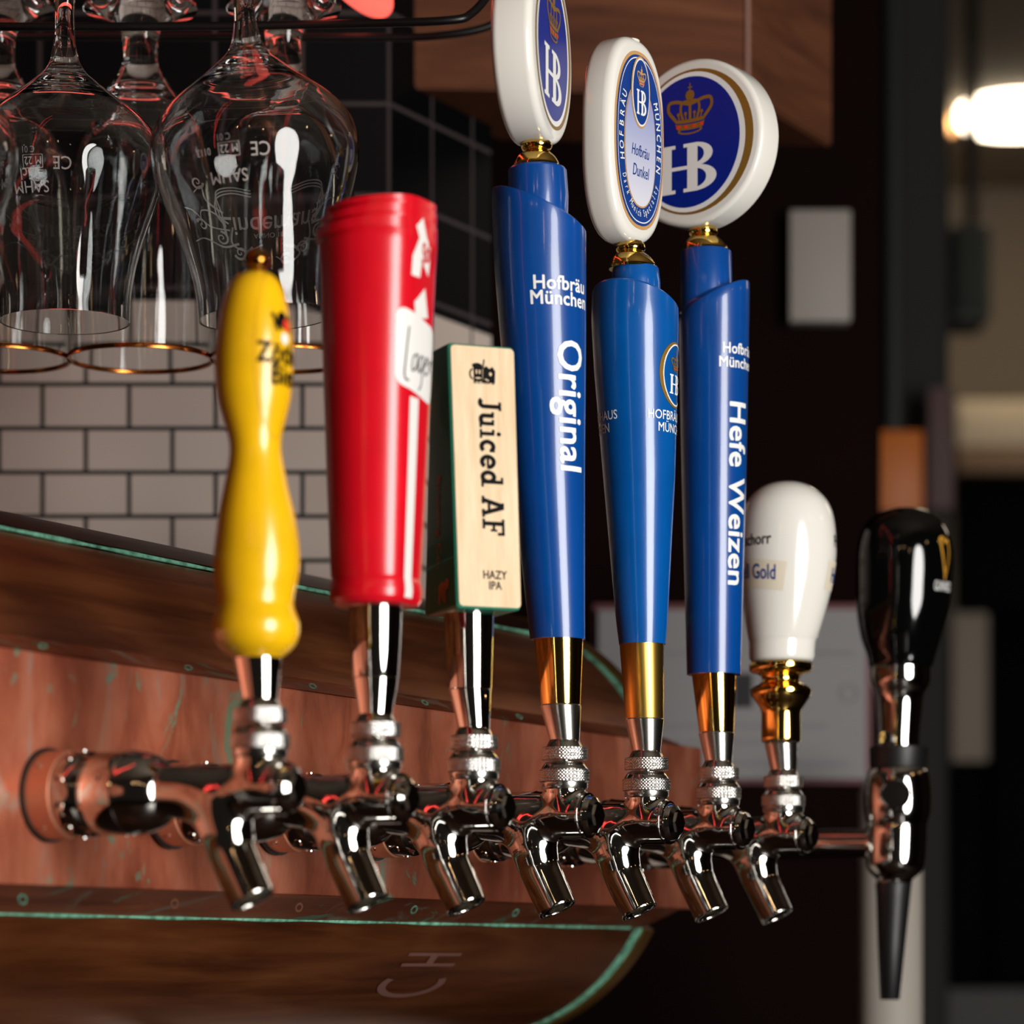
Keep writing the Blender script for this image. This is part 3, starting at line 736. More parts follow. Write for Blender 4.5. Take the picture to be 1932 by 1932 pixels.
tx = text2('Stiegl', .0135, .03, .62, step=.0025); tv = tx[0]@np.array([[1, .25], [0, 1]]); mb.add(decal(tv, ar, thf+.18, fr_.z(500), .0005, rf=rfred), tx[1], 1)
lag = cat2([stroke(cr([(-.012, .011), (-.0135, .000), (-.0142, -.009), (-.011, -.0105)], 6), .0008),
            stroke(cr([(-.004, .001), (-.008, -.001), (-.0085, -.006), (-.0045, -.004), (-.003, .001), (-.0035, -.006)], 5), .0008),
            stroke(cr([(.002, .001), (-.001, -.001), (-.001, -.006), (.0025, -.003), (.003, .001), (.002, -.010), (-.001, -.013)], 5), .0008),
            stroke(cr([(.005, -.003), (.008, -.001), (.0075, .001), (.005, -.002), (.006, -.006), (.009, -.005)], 5), .0008),
            stroke(cr([(.011, .001), (.011, -.005), (.012, -.001), (.014, 0)], 5), .0008)])
D((lag[0]*np.array([1.0, 1.15]), lag[1]), 683, -.05, 2, .0005, .004)
mb.obj('lettering', [whs, red, blackp], h, flip=True)

# --- 3 wood and green block
i = 2; fr_ = Frame(i)
foot(2, 1300, 40, None, chrome, 887)
ferrule(2, [(1301, 40, 887), (1300, 41, 887), (1220, 45, 885.5), (1150, 48, 884), (1144, 48, 884)], chrome)
be = math.radians(22); e1 = np.array([math.cos(be), math.sin(be)]); e2_ = np.array([math.sin(be), -math.cos(be)])
# corners from the photo: near-left corner column and right corner column for top and bottom
def blk(y, xl, xr, dep):
    """section: front-left corner seen at column xl, front-right at xr"""
    yf = -math.cos(be)*dep/2; wd = .0335
    for _ in range(6):
        yl, yr = yf-math.sin(be)*wd/2*(-1)*(-1), yf+math.sin(be)*wd/2
        Xl = (xl-966)/F*(fr_.Y+yl)-fr_.X; Xr = (xr-966)/F*(fr_.Y+yr)-fr_.X; wd = (Xr-Xl)/math.cos(be)
    a_, b_ = np.array([Xl, yl]), np.array([Xr, yr])
    return [a_, b_, b_-e2_*dep, a_-e2_*dep], wd
rowsb = [(1147, 862, 984, .046), (645, 845, 970, .024)]
P = []; 
for y, xl, xr, dep in rowsb:
    q, wd = blk(y, xl, xr, dep); P.append([(a_[0], a_[1], fr_.z(y)+(a_[1])*(HZ-y)/F*.0+q[0][1]*(HZ-y)/F) for a_ in q])
bm = bmesh.new(); vs = [[bm.verts.new(p) for p in r_] for r_ in P]
for j in range(4): bm.faces.new([vs[0][j], vs[0][(j+1) % 4], vs[1][(j+1) % 4], vs[1][j]])
bm.faces.new(vs[0]); bm.faces.new(vs[1][::-1]); bmesh.ops.recalc_face_normals(bm, faces=bm.faces)
bmesh.ops.bevel(bm, geom=list(bm.edges), offset=.0022, segments=4, affect='EDGES', profile=.5)
bm.verts.index_update(); v = [tuple(p.co) for p in bm.verts]; f = [tuple(q.index for q in g.verts) for g in bm.faces]; bm.free()
h = obj('handle', wl(v), f, greenp, ROOT[i], ang=60); h['label'] = 'green painted block handle with pale wood face'
# wood face plate
fl = [np.array(P[0][0]), np.array(P[0][1]), np.array(P[1][1]), np.array(P[1][0])]
def onface(a_, b_, eps, q=fl, nn=None):    # a_ 0..1 left-right, b_ 0..1 bottom-top
    p = (q[0]*(1-a_)+q[1]*a_)*(1-b_)+(q[3]*(1-a_)+q[2]*a_)*b_; n3 = np.array([e2_[0], e2_[1], 0]) if nn is None else nn; return p+n3*eps
wpl = poly(capsule2(.035, .006, .985, .994, .012)); W2 = [((x-.0) if True else x, y) for x, y in wpl[0]]
hgt = fl[3][2]-fl[0][2]; wdt = np.linalg.norm(fl[1]-fl[0])
rc = capsule2(.0012, .0012, wdt-.0004, hgt-.0012, .0022); n_ = len(rc)
vv = [onface(x/wdt, y/hgt, .0004) for x, y in rc]+[onface(x/wdt, y/hgt, -.0008) for x, y in rc]
ff = [tuple(range(n_))]+[(k_, (k_+1) % n_, n_+(k_+1) % n_, n_+k_) for k_ in range(n_)]
obj('wood_face', wl(vv), ff, wood, h, ang=30)
mb = MB(); FD = lambda art, mi=0: mb.add(wl([onface(x/wdt, y/hgt, .0006) for x, y in art[0]]), art[1], mi)
st = slabtext(); sc_ = .0098; cw = lambda V, x0, z0, s_: (np.c_[x0+np.asarray(V)[:, 1]*s_, z0-np.asarray(V)[:, 0]*s_])
zmid = hgt-(880-645)/(1147-645)*hgt
span = 262/(1147-645)*hgt/st[2]
FD((np.c_[wdt*.60+(st[0][:, 1]-.5)*.0114, zmid-st[0][:, 0]*span], st[1]))
t = text2('HAZY', .0058, .02, .8); FD((t[0]+np.array([wdt*.60, hgt*.115]), t[1])); t = text2('IPA', .0058, .02, .8); FD((t[0]+np.array([wdt*.60, hgt*.075]), t[1]))
t = text2("BEAR'S", .0027, .03, 1.1, space=1.2); FD((t[0]+np.array([wdt*.52, hgt*.850]), t[1]))
# stamped emblem: tankard beside an animal head
ex, ey = wdt*.50, hgt*.885
emb_ = [sh(rect(-.0045, -.0035, .0000, .0035), ex, ey), sh(poly([(.0002, -.004), (.0062, -.004), (.0066, .002), (.0052, .0042), (.0036, .0030), (.0020, .0044), (.0004, .003)]), ex, ey), sh(stroke(arc(-.0048, 0, .0016, .0024, 90, 270, 10), .0008), ex, ey), sh(stroke([(.0002, .0028), (.0010, .0075)], .0007), ex, ey), sh(fan(ell(-.0026, .0042, .0026, .0014)), ex, ey)]
FD(cat2(emb_))
for q in (fan(ell(.0040, .0004, .0007, .0009, 12)), rect(-.0036, -.0022, -.0010, -.0016), rect(-.0034, .0002, -.0028, .0022), rect(-.0018, .0002, -.0012, .0022), stroke([(.0012, -.0022), (.0030, -.0030)], .0006)):
    a2 = sh(q, ex, ey); mb.add(wl([onface(x/wdt, y/hgt, .0008) for x, y in a2[0]]), a2[1], 1)
mb.obj('lettering', [blackp, wood], h, flip=True)
# green side print
gl = [np.array(P[0][3]), np.array(P[0][0]), np.array(P[1][0]), np.array(P[1][3])]; dp = np.linalg.norm(gl[1]-gl[0]); nn = -np.array([e1[0], e1[1], 0])
nn = np.cross(gl[1]-gl[0], gl[3]-gl[0]); nn /= np.linalg.norm(nn)
mb = MB(); t = text2('Brewing Co.', .0095, .01, .95, center=False)
V2 = np.c_[dp*.42+t[0][:, 1], hgt*.165-(t[0][:, 0]-t[0][:, 0].max())]; mb.add(wl([onface(x/dp, y/hgt, .0004, gl, nn) for x, y in V2]), t[1])
bear = cat2([fan(ell(0, 0, .006, .0035)), rect(-.0055, -.007, -.003, 0), rect(.002, -.007, .0045, 0), fan(ell(.0065, .002, .0028, .0025)), rect(-.001, -.006, .001, 0)])
V2 = bear[0]+np.array([dp*.6, hgt*.085]); mb.add(wl([onface(x/dp, y/hgt, .0004, gl, nn) for x, y in V2]), bear[1]); mb.obj('side_lettering', orangep, h, flip=True)

# --- blue handles
def blue_handle(i, body, collar, tiltv, m, step_h, seg=96):
    fr_ = Frame(i); a = fr_.rows(body); zs = np.linspace(a[0, 0], a[-1, 0], 40)
    a = np.array([(z, np.interp(z, a[:, 0], a[:, 1]), np.interp(z, a[:, 0], a[:, 2])) for z in zs])
    th = np.arange(seg)*2*PI/seg; cl = fr_.rows(collar)[::1]; P = []
    P.append(np.c_[a[0, 2]+.94*a[0, 1]*np.sin(th), -.94*a[0, 1]*np.cos(th), np.full(seg, a[0, 0]-.0)])
    top = lambda X, Yv: step_h+tiltv[0]*X+tiltv[1]*Yv
    c0 = a[-1, 2]
    for n_, (z, r, c) in enumerate(a):
        X = r*np.sin(th); Yv = -r*np.cos(th); zt = top(X, Yv); f_ = n_/(len(a)-1); zb_ = a[0, 0]
        zz = np.minimum(z, 1e9) if f_ < .6 else None
        z6 = a[int(len(a)*.6), 0]
        Z = np.full(seg, z) if n_ <= int(len(a)*.6) else z6+(zt-.0012-z6)*((n_-int(len(a)*.6))/(len(a)-1-int(len(a)*.6)))
        rr = np.interp(Z, a[:, 0], a[:, 1]); cc = np.interp(Z, a[:, 0], a[:, 2]); P.append(np.c_[cc+rr*np.sin(th), -rr*np.cos(th), Z])
    rt = a[-1, 1]; rc_ = cl[0, 1]; cc_ = cl[0, 2]
    for q, dz in ((.985, -.0003), (.95, .0003), (.90, .0006)):
        R = rt*q; P.append(np.c_[np.interp(top(0, 0), a[:, 0], a[:, 2])+R*np.sin(th), -R*np.cos(th), top(R*np.sin(th), -R*np.cos(th))+dz])
    R = rc_+.0006; P.append(np.c_[cc_+R*np.sin(th), -R*np.cos(th), top(R*np.sin(th), -R*np.cos(th))+.0004])
    R = rc_; P.append(np.c_[cc_+R*np.sin(th), -R*np.cos(th), top(R*np.sin(th), -R*np.cos(th))+.0012])
    for z, r, c in cl[1:]: P.append(np.c_[c+r*np.sin(th), -r*np.cos(th), np.full(seg, z)])
    v, f = grid(np.array(P)); h = obj('handle', wl(v), f, m, ROOT[i], ang=32); return h, a
def dome(i, rows):
    a = Frame(i).rows(rows, 6); v, f = rowmesh(a, 64); obj('brass_dome', v, f, gold, ROOT[i], ang=50)
# tap 4
i = 3; fr_ = Frame(i)
foot(3, 1330, 39, None, steel, 1058)
ferrule(3, [(1330, 37, 1058), (1328, 37.5, 1058), (1208, 46.5, 1054), (1200, 46.5, 1054)], gold)
h, a4 = blue_handle(3, [(1207, 52, 1052), (900, 69, 1035), (640, 81, 1025), (500, 87, 1019), (400, 89, 1017), (330, 90, 1017)], [(420, 56, 1016), (370, 56.5, 1016), (322, 55, 1014), (318, 52, 1014)], (-.46, -.05), blue, fr_.z(398))
h['label'] = 'royal blue tapered handle lettered Original'
dome(3, [(322, 44, 1012), (310, 43, 1012), (298, 37, 1012), (289, 28, 1012), (285, 22, 1012), (284, 25, 1012), (281, 28, 1012), (275, 30, 1012), (269, 28, 1012), (264, 24, 1012)])
mb = MB(); t4 = math.radians(36)
V2, F2 = text2('Hofbräu', .0100, .022, .95, step=.002); mb.add(decal(V2, a4, math.radians(29), fr_.z(562)), F2)
V2, F2 = text2('München', .0100, .022, .95, step=.002); mb.add(decal(V2, a4, math.radians(29), fr_.z(590)), F2)
V2, F2 = text2('Original', .0215, .022, .92, step=.002); wd = np.ptp(V2[:, 0]); V2 = np.c_[V2[:, 0]*(243*fr_.k/wd), V2[:, 1]-.0075]; mb.add(decal(V2, a4, math.radians(40), fr_.z(776), cw=True), F2)
mb.obj('lettering', whitep, h, flip=True)
def hb_badge(mb, C, al, T, R, faint=1.):
    """blue oval with crown and letters, gold crescent: materials white, gold, blue, red"""
    E = lambda o, mi, e: mb.add(face_frame(C, al, T, np.array(o[0], float), e), o[1], mi)
    E(fan(ell(.0015, 0, R*1.09, R*1.11)), 1, .0002); E(fan(ell(0, 0, R*.99, R*1.07)), 0, .0004); E(fan(ell(-.0006, 0, R*.91, R)), 2, .0006)
    s = R*.62; E(sh(CG, 0, R*.12, s), 1, .0008); E(sh(CRD, 0, R*.12, s), 3, .0010)
    E(sh(HBA, -R*.50, -R*.76, R*.74, R*.98), 0, .0008)
MATS4 = [whitep, goldp, navyp, redp]
C4 = (fr_.x(1004), -0.0, fr_.z(97)); al4 = math.radians(76)
v, f = slab(C4, al4, .0215, ell(0, 0, .0478, .0478, 96), bev=.004); md = obj('round_badge', v, f, white, ROOT[i], ang=60); md['label'] = 'round white ceramic badge seen edge-on'
mb = MB(); hb_badge(mb, C4, al4, .0215, .0362); mb.obj('badge_print', MATS4, md, flip=True, smooth=False)
mb = MB()
for dx, dz, s in ((.006, -.010, .0035), (.010, -.006, .0022), (-.002, .012, .0018)):
    pass
# tap 5
i = 4; fr_ = Frame(i)
foot(4, 1356, 37, None, steel, 1216)
ferrule(4, [(1357, 35.5, 1216), (1355, 36, 1216), (1220, 42, 1211), (1210, 42, 1211)], satingold)
h, a5 = blue_handle(4, [(1216, 44, 1212), (1170, 49, 1211), (900, 68, 1206), (700, 79, 1200), (600, 82.5, 1198), (560, 81, 1198), (500, 80, 1198)], [(560, 47, 1200), (535, 46, 1200), (508, 44, 1199), (505, 42, 1199)], (-.22, -.28), bluep, fr_.z(566))
h['label'] = 'brighter blue tapered handle with house emblem'
dome(4, [(508, 45, 1194), (500, 44, 1193), (490, 39, 1192), (480, 29, 1191), (477, 23, 1190), (475, 26, 1190), (470, 28, 1190), (463, 27, 1190), (457, 23, 1190)])
mb = MB(); tb = math.radians(68); te = math.radians(-62)
def pr(art, y, th, mi, eps=.00025, st=.0025):
    q = cut2(np.array(art[0], float), art[1], st); mb.add(decal(q[0], a5, th, fr_.z(y), eps), q[1], mi)
pr(ring(ell(-.0008, 0, .0138, .0178, 60), ell(.0002, 0, .0122, .0168, 60)), 714, tb, 1); pr(ring(ell(.0, 0, .0122, .0168, 60), ell(.0002, 0, .0116, .0160, 60)), 714, tb, 0)
pr(sh(CG, 0, .0015, .0085), 714, tb, 1, .0003); pr(sh(CRD, 0, .0015, .0085), 714, tb, 3, .0005); pr(sh(HBA, -.006, -.0105, .0105, .0120), 714, tb, 0, .0003)
for th in (tb, te-.45):
    pr(text2('HOFBRÄUHAUS', .0070, .008, .82), 800, th, 0); pr(text2('MÜNCHEN', .0070, .008, .82), 823, th, 0)
mb.obj('lettering', [whitep, goldp, navyp, redp], h, flip=True)
C5 = (fr_.x(1176), 0, fr_.z(268)); al5 = math.radians(57); T5 = .0195; Wd, Hd = .0305, .0556
out = ell(0, 0, Wd, Hd, 96, 2.5)
v, f = slab(C5, al5, T5, out, bev=.005); md = obj('oblong_badge', v, f, white, ROOT[i], ang=60); md['label'] = 'oblong white ceramic badge'
mb = MB(); E = lambda o, mi, e: mb.add(face_frame(C5, al5, T5, np.array(o[0], float), e), o[1], mi)
E(fan(ell(.0005, -.0005, .0262, .0482, 80, 2.3)), 1, .0002); E(fan(ell(.0005, -.0005, .0245, .0462, 80, 2.3)), 2, .0004)
E(ring(ell(.0005, -.0005, .0234, .0448, 80, 2.3), ell(.0005, -.0005, .0230, .0442, 80, 2.3)), 0, .0006)
E(fan(ell(.0005, -.0035, .0166, .0335, 80, 2.3)), 1, .0006)
E(fan(ell(.0005, .0255, .0100, .0195, 60)), 1, .0010); E(fan(ell(.0005, .0255, .0092, .0185, 60)), 0, .0012); E(fan(ell(.0005, .0255, .0084, .0175, 60)), 2, .0014)
E(sh(CG, .0005, .0285, .0090, .0068), 1, .0016); E(sh(CRD, .0005, .0285, .0090, .0068), 3, .0018); E(sh(HBA, -.0040, .0130, .0135, .0095), 0, .0016)
E(pathtext('HOFBRÄU', .0005, -.0005, .0200, .0395, 172, 8.6, .0062, .95, .012), 0, .0008)
E(pathtext('MÜNCHEN', .0005, -.0005, .0200, .0395, 8, 8.6, .0062, .95, .012), 0, .0008)
E(pathtext('Dark Munich Specialty', .0005, -.0005, .0200, .0395, 270, 5.6, .0054, .62, .004, -1), 0, .0008)
t = text2('Hofbräu', .0090, .0, .62, .25); E((t[0]+np.array([.0005, -.0095]), t[1]), 2, .0010); t = text2('Dunkel', .0095, .0, .62, .25); E((t[0]+np.array([.001, -.0205]), t[1]), 2, .0010)
mb.obj('badge_print', [whitep, tanp, dnavy, redp], md, flip=True, smooth=False)
q = fan(ell(.0005, -.0035, .0159, .0327, 80, 2.3)); obj('pale_panel', face_frame(C5, al5, T5, np.array(q[0]), .0008), q[1], lab, md, flip=True, smooth=False)
v, f = lathe([(.0001, .0012), (.003, .0011), (.0045, .0004), (.005, 0), (.005, -.003)], 24); obj('top_plug', wl(np.array([(C5[0]+.004+p[0], C5[1]+p[1]*1.2, C5[2]+Hd+p[2]-.0006) for p in v])), f, white, md)
# tap 6
i = 5; fr_ = Frame(i)
foot(5, 1382, 34, None, steel, 1352)
ferrule(5, [(1382, 32.5, 1352), (1380, 33, 1352), (1276, 41.5, 1347), (1268, 41.5, 1347)], gold)
h, a6 = blue_handle(5, [(1273, 51, 1347), (900, 61, 1347), (600, 66.5, 1347), (560, 67, 1347), (500, 67, 1347)], [(590, 48.5, 1333), (560, 49, 1333), (478, 48, 1332), (474, 46, 1332)], (.50, -.10), blue, fr_.z(566))
h['label'] = 'royal blue tapered handle lettered Hefe Weizen'
dome(5, [(478, 43, 1331), (468, 42, 1330), (458, 37, 1329), (449, 28, 1328), (446, 23, 1327), (443, 26, 1327), (437, 27, 1327), (430, 25, 1327), (426, 22, 1327)])
mb = MB()
V2, F2 = text2('Hofbräu', .0086, .022, .88, step=.002); mb.add(decal(V2, a6, math.radians(48), fr_.z(677)), F2)
V2, F2 = text2('München', .0086, .022, .88, step=.002); mb.add(decal(V2, a6, math.radians(46), fr_.z(703)), F2)
V2, F2 = text2('Hefe Weizen', .0180, .022, .9, step=.002); wd = np.ptp(V2[:, 0]); V2 = np.c_[V2[:, 0]*(342*fr_.k/wd), V2[:, 1]-.0055]; mb.add(decal(V2, a6, math.radians(42), fr_.z(938), cw=True), F2)
mb.obj('lettering', whitep, h, flip=True)
C6 = (fr_.x(1321), 0, fr_.z(275)); al6 = math.radians(-36)
v, f = slab(C6, al6, .0200, ell(0, 0, .0475, .0475, 96), bev=.003); md = obj('round_badge', v, f, white, ROOT[i], ang=60); md['label'] = 'round white ceramic badge with crowned HB'
mb = MB(); hb_badge(mb, C6, al6, .0200, .0372); mb.obj('badge_print', MATS4, md, flip=True, smooth=False)
# tap 7 white egg
i = 6; fr_ = Frame(i)
foot(6, 1402, 31.5, None, steel, 1474)
ferrule(6, [(1400, 36, 1474), (1398, 37.5, 1474), (1392, 37.5, 1474), (1346, 37, 1474), (1336, 40, 1474), (1324, 48, 1474), (1314, 55, 1474), (1306, 58, 1474), (1300, 57, 1474), (1295, 50, 1474), (1291, 42, 1474), (1288, 37, 1473), (1282, 35, 1473), (1276, 37, 1473), (1272, 44, 1473), (1269, 55, 1473), (1265, 59, 1473), (1258, 60, 1473), (1252, 59, 1474), (1248, 52, 1474)], gold, 'brass_stem')
a7 = fr_.rows([(909, 6, 1484), (912, 28, 1484), (920, 48, 1484), (932, 64, 1484.5), (950, 78, 1485), (975, 87, 1485.5), (1010, 91, 1486), (1050, 91.5, 1486), (1100, 87, 1484), (1150, 78, 1481), (1190, 69, 1478), (1205, 65, 1476.5), (1212, 63, 1476), (1238, 61.5, 1475), (1247, 58, 1475), (1250, 50, 1475)], 4)
v, f = rowmesh(a7, 96); h = obj('handle', v, f, white, ROOT[i]); h['label'] = 'white egg-shaped ceramic handle'
mb = MB()
tw = text2('Pschorr', .0100, .012, .78, step=.002); mb.add(decal(tw[0]+np.array([-.0135, 0]), a7, math.radians(-22), fr_.z(1036)), tw[1])
q = cut2(np.array(poly([(-.032, -.0065), (.0065, -.0115), (.0085, .0055), (-.030, .0105)])[0], float), [(0, 1, 2, 3)], .003); mb.add(decal(q[0], a7, math.radians(-22), fr_.z(1088), .0002), q[1], 1)
tw = text2('Hell Gold', .0125, .015, .62, step=.002); mb.add(decal(tw[0]@np.array([[1, -.10], [0, 1]])+np.array([-.0135, -.0025]), a7, math.radians(-22), fr_.z(1090), .0004), tw[1], 2)
mb.obj('lettering', [blackp, creamp, dnavy], h, flip=True); mb = MB()
q = cut2(np.array([(-.011, -.009), (.03, -.009), (.03, .0085), (-.010, .0085)], float), [(0, 1, 2, 3)], .003); mb.add(decal(q[0], a7, math.radians(74), fr_.z(1090), .0002), q[1], 1)
tw = text2('Hell', .0125, .02, .7, step=.002); mb.add(decal(tw[0]+np.array([.002, -.004]), a7, math.radians(74), fr_.z(1090), .0004), tw[1], 2)
tw = text2('Pschorr', .0100, .012, .78, step=.002); mb.add(decal(tw[0]+np.array([.008, 0]), a7, math.radians(74), fr_.z(1036)), tw[1])
mb.obj('lettering', [blackp, creamp, dnavy], h, flip=True)
# tap 8 stout
i = 7; fr_ = Frame(i); R8 = ROOT[i]
a8 = fr_.rows([(958, 6, 1707), (961, 28, 1707), (968, 50, 1707), (980, 68, 1707), (1000, 82, 1707), (1030, 90, 1707), (1060, 92, 1707), (1100, 91, 1706), (1150, 88, 1704), (1200, 77, 1700.5), (1235, 66, 1701), (1256, 61, 1700), (1260, 56, 1700)], 5)
v, f = rowmesh(a8, 96); h = obj('handle', v, f, blackgl, R8); h['label'] = 'glossy black rounded handle with gold harp'
mb = MB(); t8 = math.radians(47)
tw = text2('GUINNESS', .0088, .008, .42, step=.002); mb.add(decal(tw[0], a8, t8, fr_.z(1122)), tw[1])
hp = cat2([stroke(cr([(-.003, .013), (-.001, -.002), (.0005, -.013)], 6), .0012, .0006), stroke(cr([(-.003, .013), (-.001, .0145), (.001, .012), (.003, .0135)], 6), .0016), stroke(cr([(.003, .0135), (.003, .003), (.0005, -.013)], 6), .0010, .0005), stroke([(-.001, .012), (.0, -.008)], .0005), stroke([(.001, .012), (.0005, -.008)], .0005)])
mb.add(decal(hp[0]*np.array([1.5, 1.0]), a8, t8, fr_.z(1064)), hp[1], 1); mb.obj('lettering', [whitep, mat('harp_gold', (220, 160, 60), .35, .2)], h, flip=True)
ferrule(7, [(1262, 57, 1699), (1256, 58, 1699), (1280, 58, 1699), (1292, 56, 1699), (1302, 50, 1699), (1312, 45, 1698), (1330, 43.5, 1698), (1370, 40, 1697), (1395, 39, 1696), (1412, 40, 1696)][1:], chrome, 'lever_sleeve')
ferrule(7, [(1409, 54, 1696), (1411, 56, 1696), (1444, 54, 1695), (1450, 52, 1695)], blackrub, 'rubber_collar')
v, f = rowmesh(fr_.rows([(1446, 44, 1694), (1452, 56, 1694), (1468, 61, 1694), (1500, 64, 1694), (1530, 63, 1694), (1550, 59, 1693), (1556, 57, 1693), (1560, 58, 1692), (1600, 57.5, 1691), (1628, 56, 1690), (1640, 52, 1690), (1650, 44, 1689), (1658, 35, 1688), (1666, 33, 1687)], 3), 72); obj('faucet_body', v, f, chrome, R8, ang=30)
v, f = rowmesh(fr_.rows([(1662, 32, 1687), (1668, 34, 1686), (1690, 32, 1685.5), (1780, 26, 1682), (1884, 18.5, 1679), (1886, 17, 1679)]), 48); obj('nozzle', v, f, blackrub, R8)
v, f = lathe([(.009, 0), (.010, .003), (.010, .010), (.0085, .012), (.0001, .0125)], 36); M = Matrix.Translation((.004, -.0165, fr_.z(1502))) @ Matrix.Rotation(math.radians(-68), 4, 'Z') @ Matrix.Rotation(PI/2, 4, 'Y')
obj('pivot_cap', xform(v, M), f, chrome, R8)
v, f = lathe([(.009, 0), (.010, .002), (.010, .006), (.0085, .008), (.0001, .0085)], 36); M = Matrix.Translation((-.002, -.0165, fr_.z(1395)*1+.0)) @ Matrix.Rotation(math.radians(-75), 4, 'Z') @ Matrix.Rotation(PI/2, 4, 'Y') @ Matrix.Scale(.45, 4)
obj('lever_screw', xform(v, M), f, chrome, R8)
zt_ = fr_.z(1590)
# its tube leaves leftwards and turns back to the end of the tower panel
tloc = (R8.location-P0); tt = tloc.dot(dA); uu = tloc.dot(nA)
v, f = tube(cr([(-.010, 0, zt_), (-.05, 0, zt_), (-.098, 0, zt_), (-.112, -.004, zt_), (-.119, -.016, zt_), (-.121, -.03, zt_), (-.122, -(tt-PT)-.001, zt_)], 6), .0095, 32); obj('shank_tube', v, f, chrome, R8)

# ------------------------------------------------------------------ hanging glasses
YG = 1.63; kG = YG/F
def gpt(rows): return [(r*kG, (HZ-y)*kG) for y, r in rows]      # radius, height over camera level
def stemmed(name, cx, Y, outer, inner, footrows, lean=0, rim=None, refrow=300, dz=0):
    k = kG; X = (cx-966)*Y/F; base = (HZ-refrow)*k; zr = (HZ-refrow)*Y/F
    o = cr([(r*k, (HZ-y)*k-base) for y, r in outer], 5); inn = cr([(r*k, (HZ-y)*k-base) for y, r in inner], 5)
    prof = [tuple(p) for p in footrows(k, base)]+[tuple(p) for p in o]
    prof += [tuple(p) for p in inn[::-1]]
    prof = [(max(r, .00002), h_) for r, h_ in prof]
    v, f = lathe(prof, 96)
    root = empty(name, (X, Y, H+zr)); root.rotation_euler = (0, lean, 0)
    obj('glass_bowl', v, f, glass, root, ang=60)
    return root, k, base
OUT = [(40, 21), (62, 25), (84, 31), (104, 44), (122, 64), (142, 88), (165, 118), (190, 150), (215, 174), (245, 191), (285, 197), (325, 193), (370, 180), (420, 162), (470, 146), (520, 135), (560, 130), (600, 129)]
INN = [(128, 1), (130, 22), (138, 50), (152, 84), (172, 118), (195, 147), (220, 170), (248, 186), (285, 192.5), (325, 188.5), (370, 175.5), (420, 157.5), (470, 142), (520, 131), (560, 126.3), (599, 126)]
def foot1(k, base):
    q = lambda y, r: (r*k, (HZ-y)*k-base)
    return [q(-122, 1), q(-122, 100), q(-119, 108), q(-114, 108), q(-108, 80), q(-96, 40), q(-70, 24), q(-20, 19), q(20, 20)]
GL = []
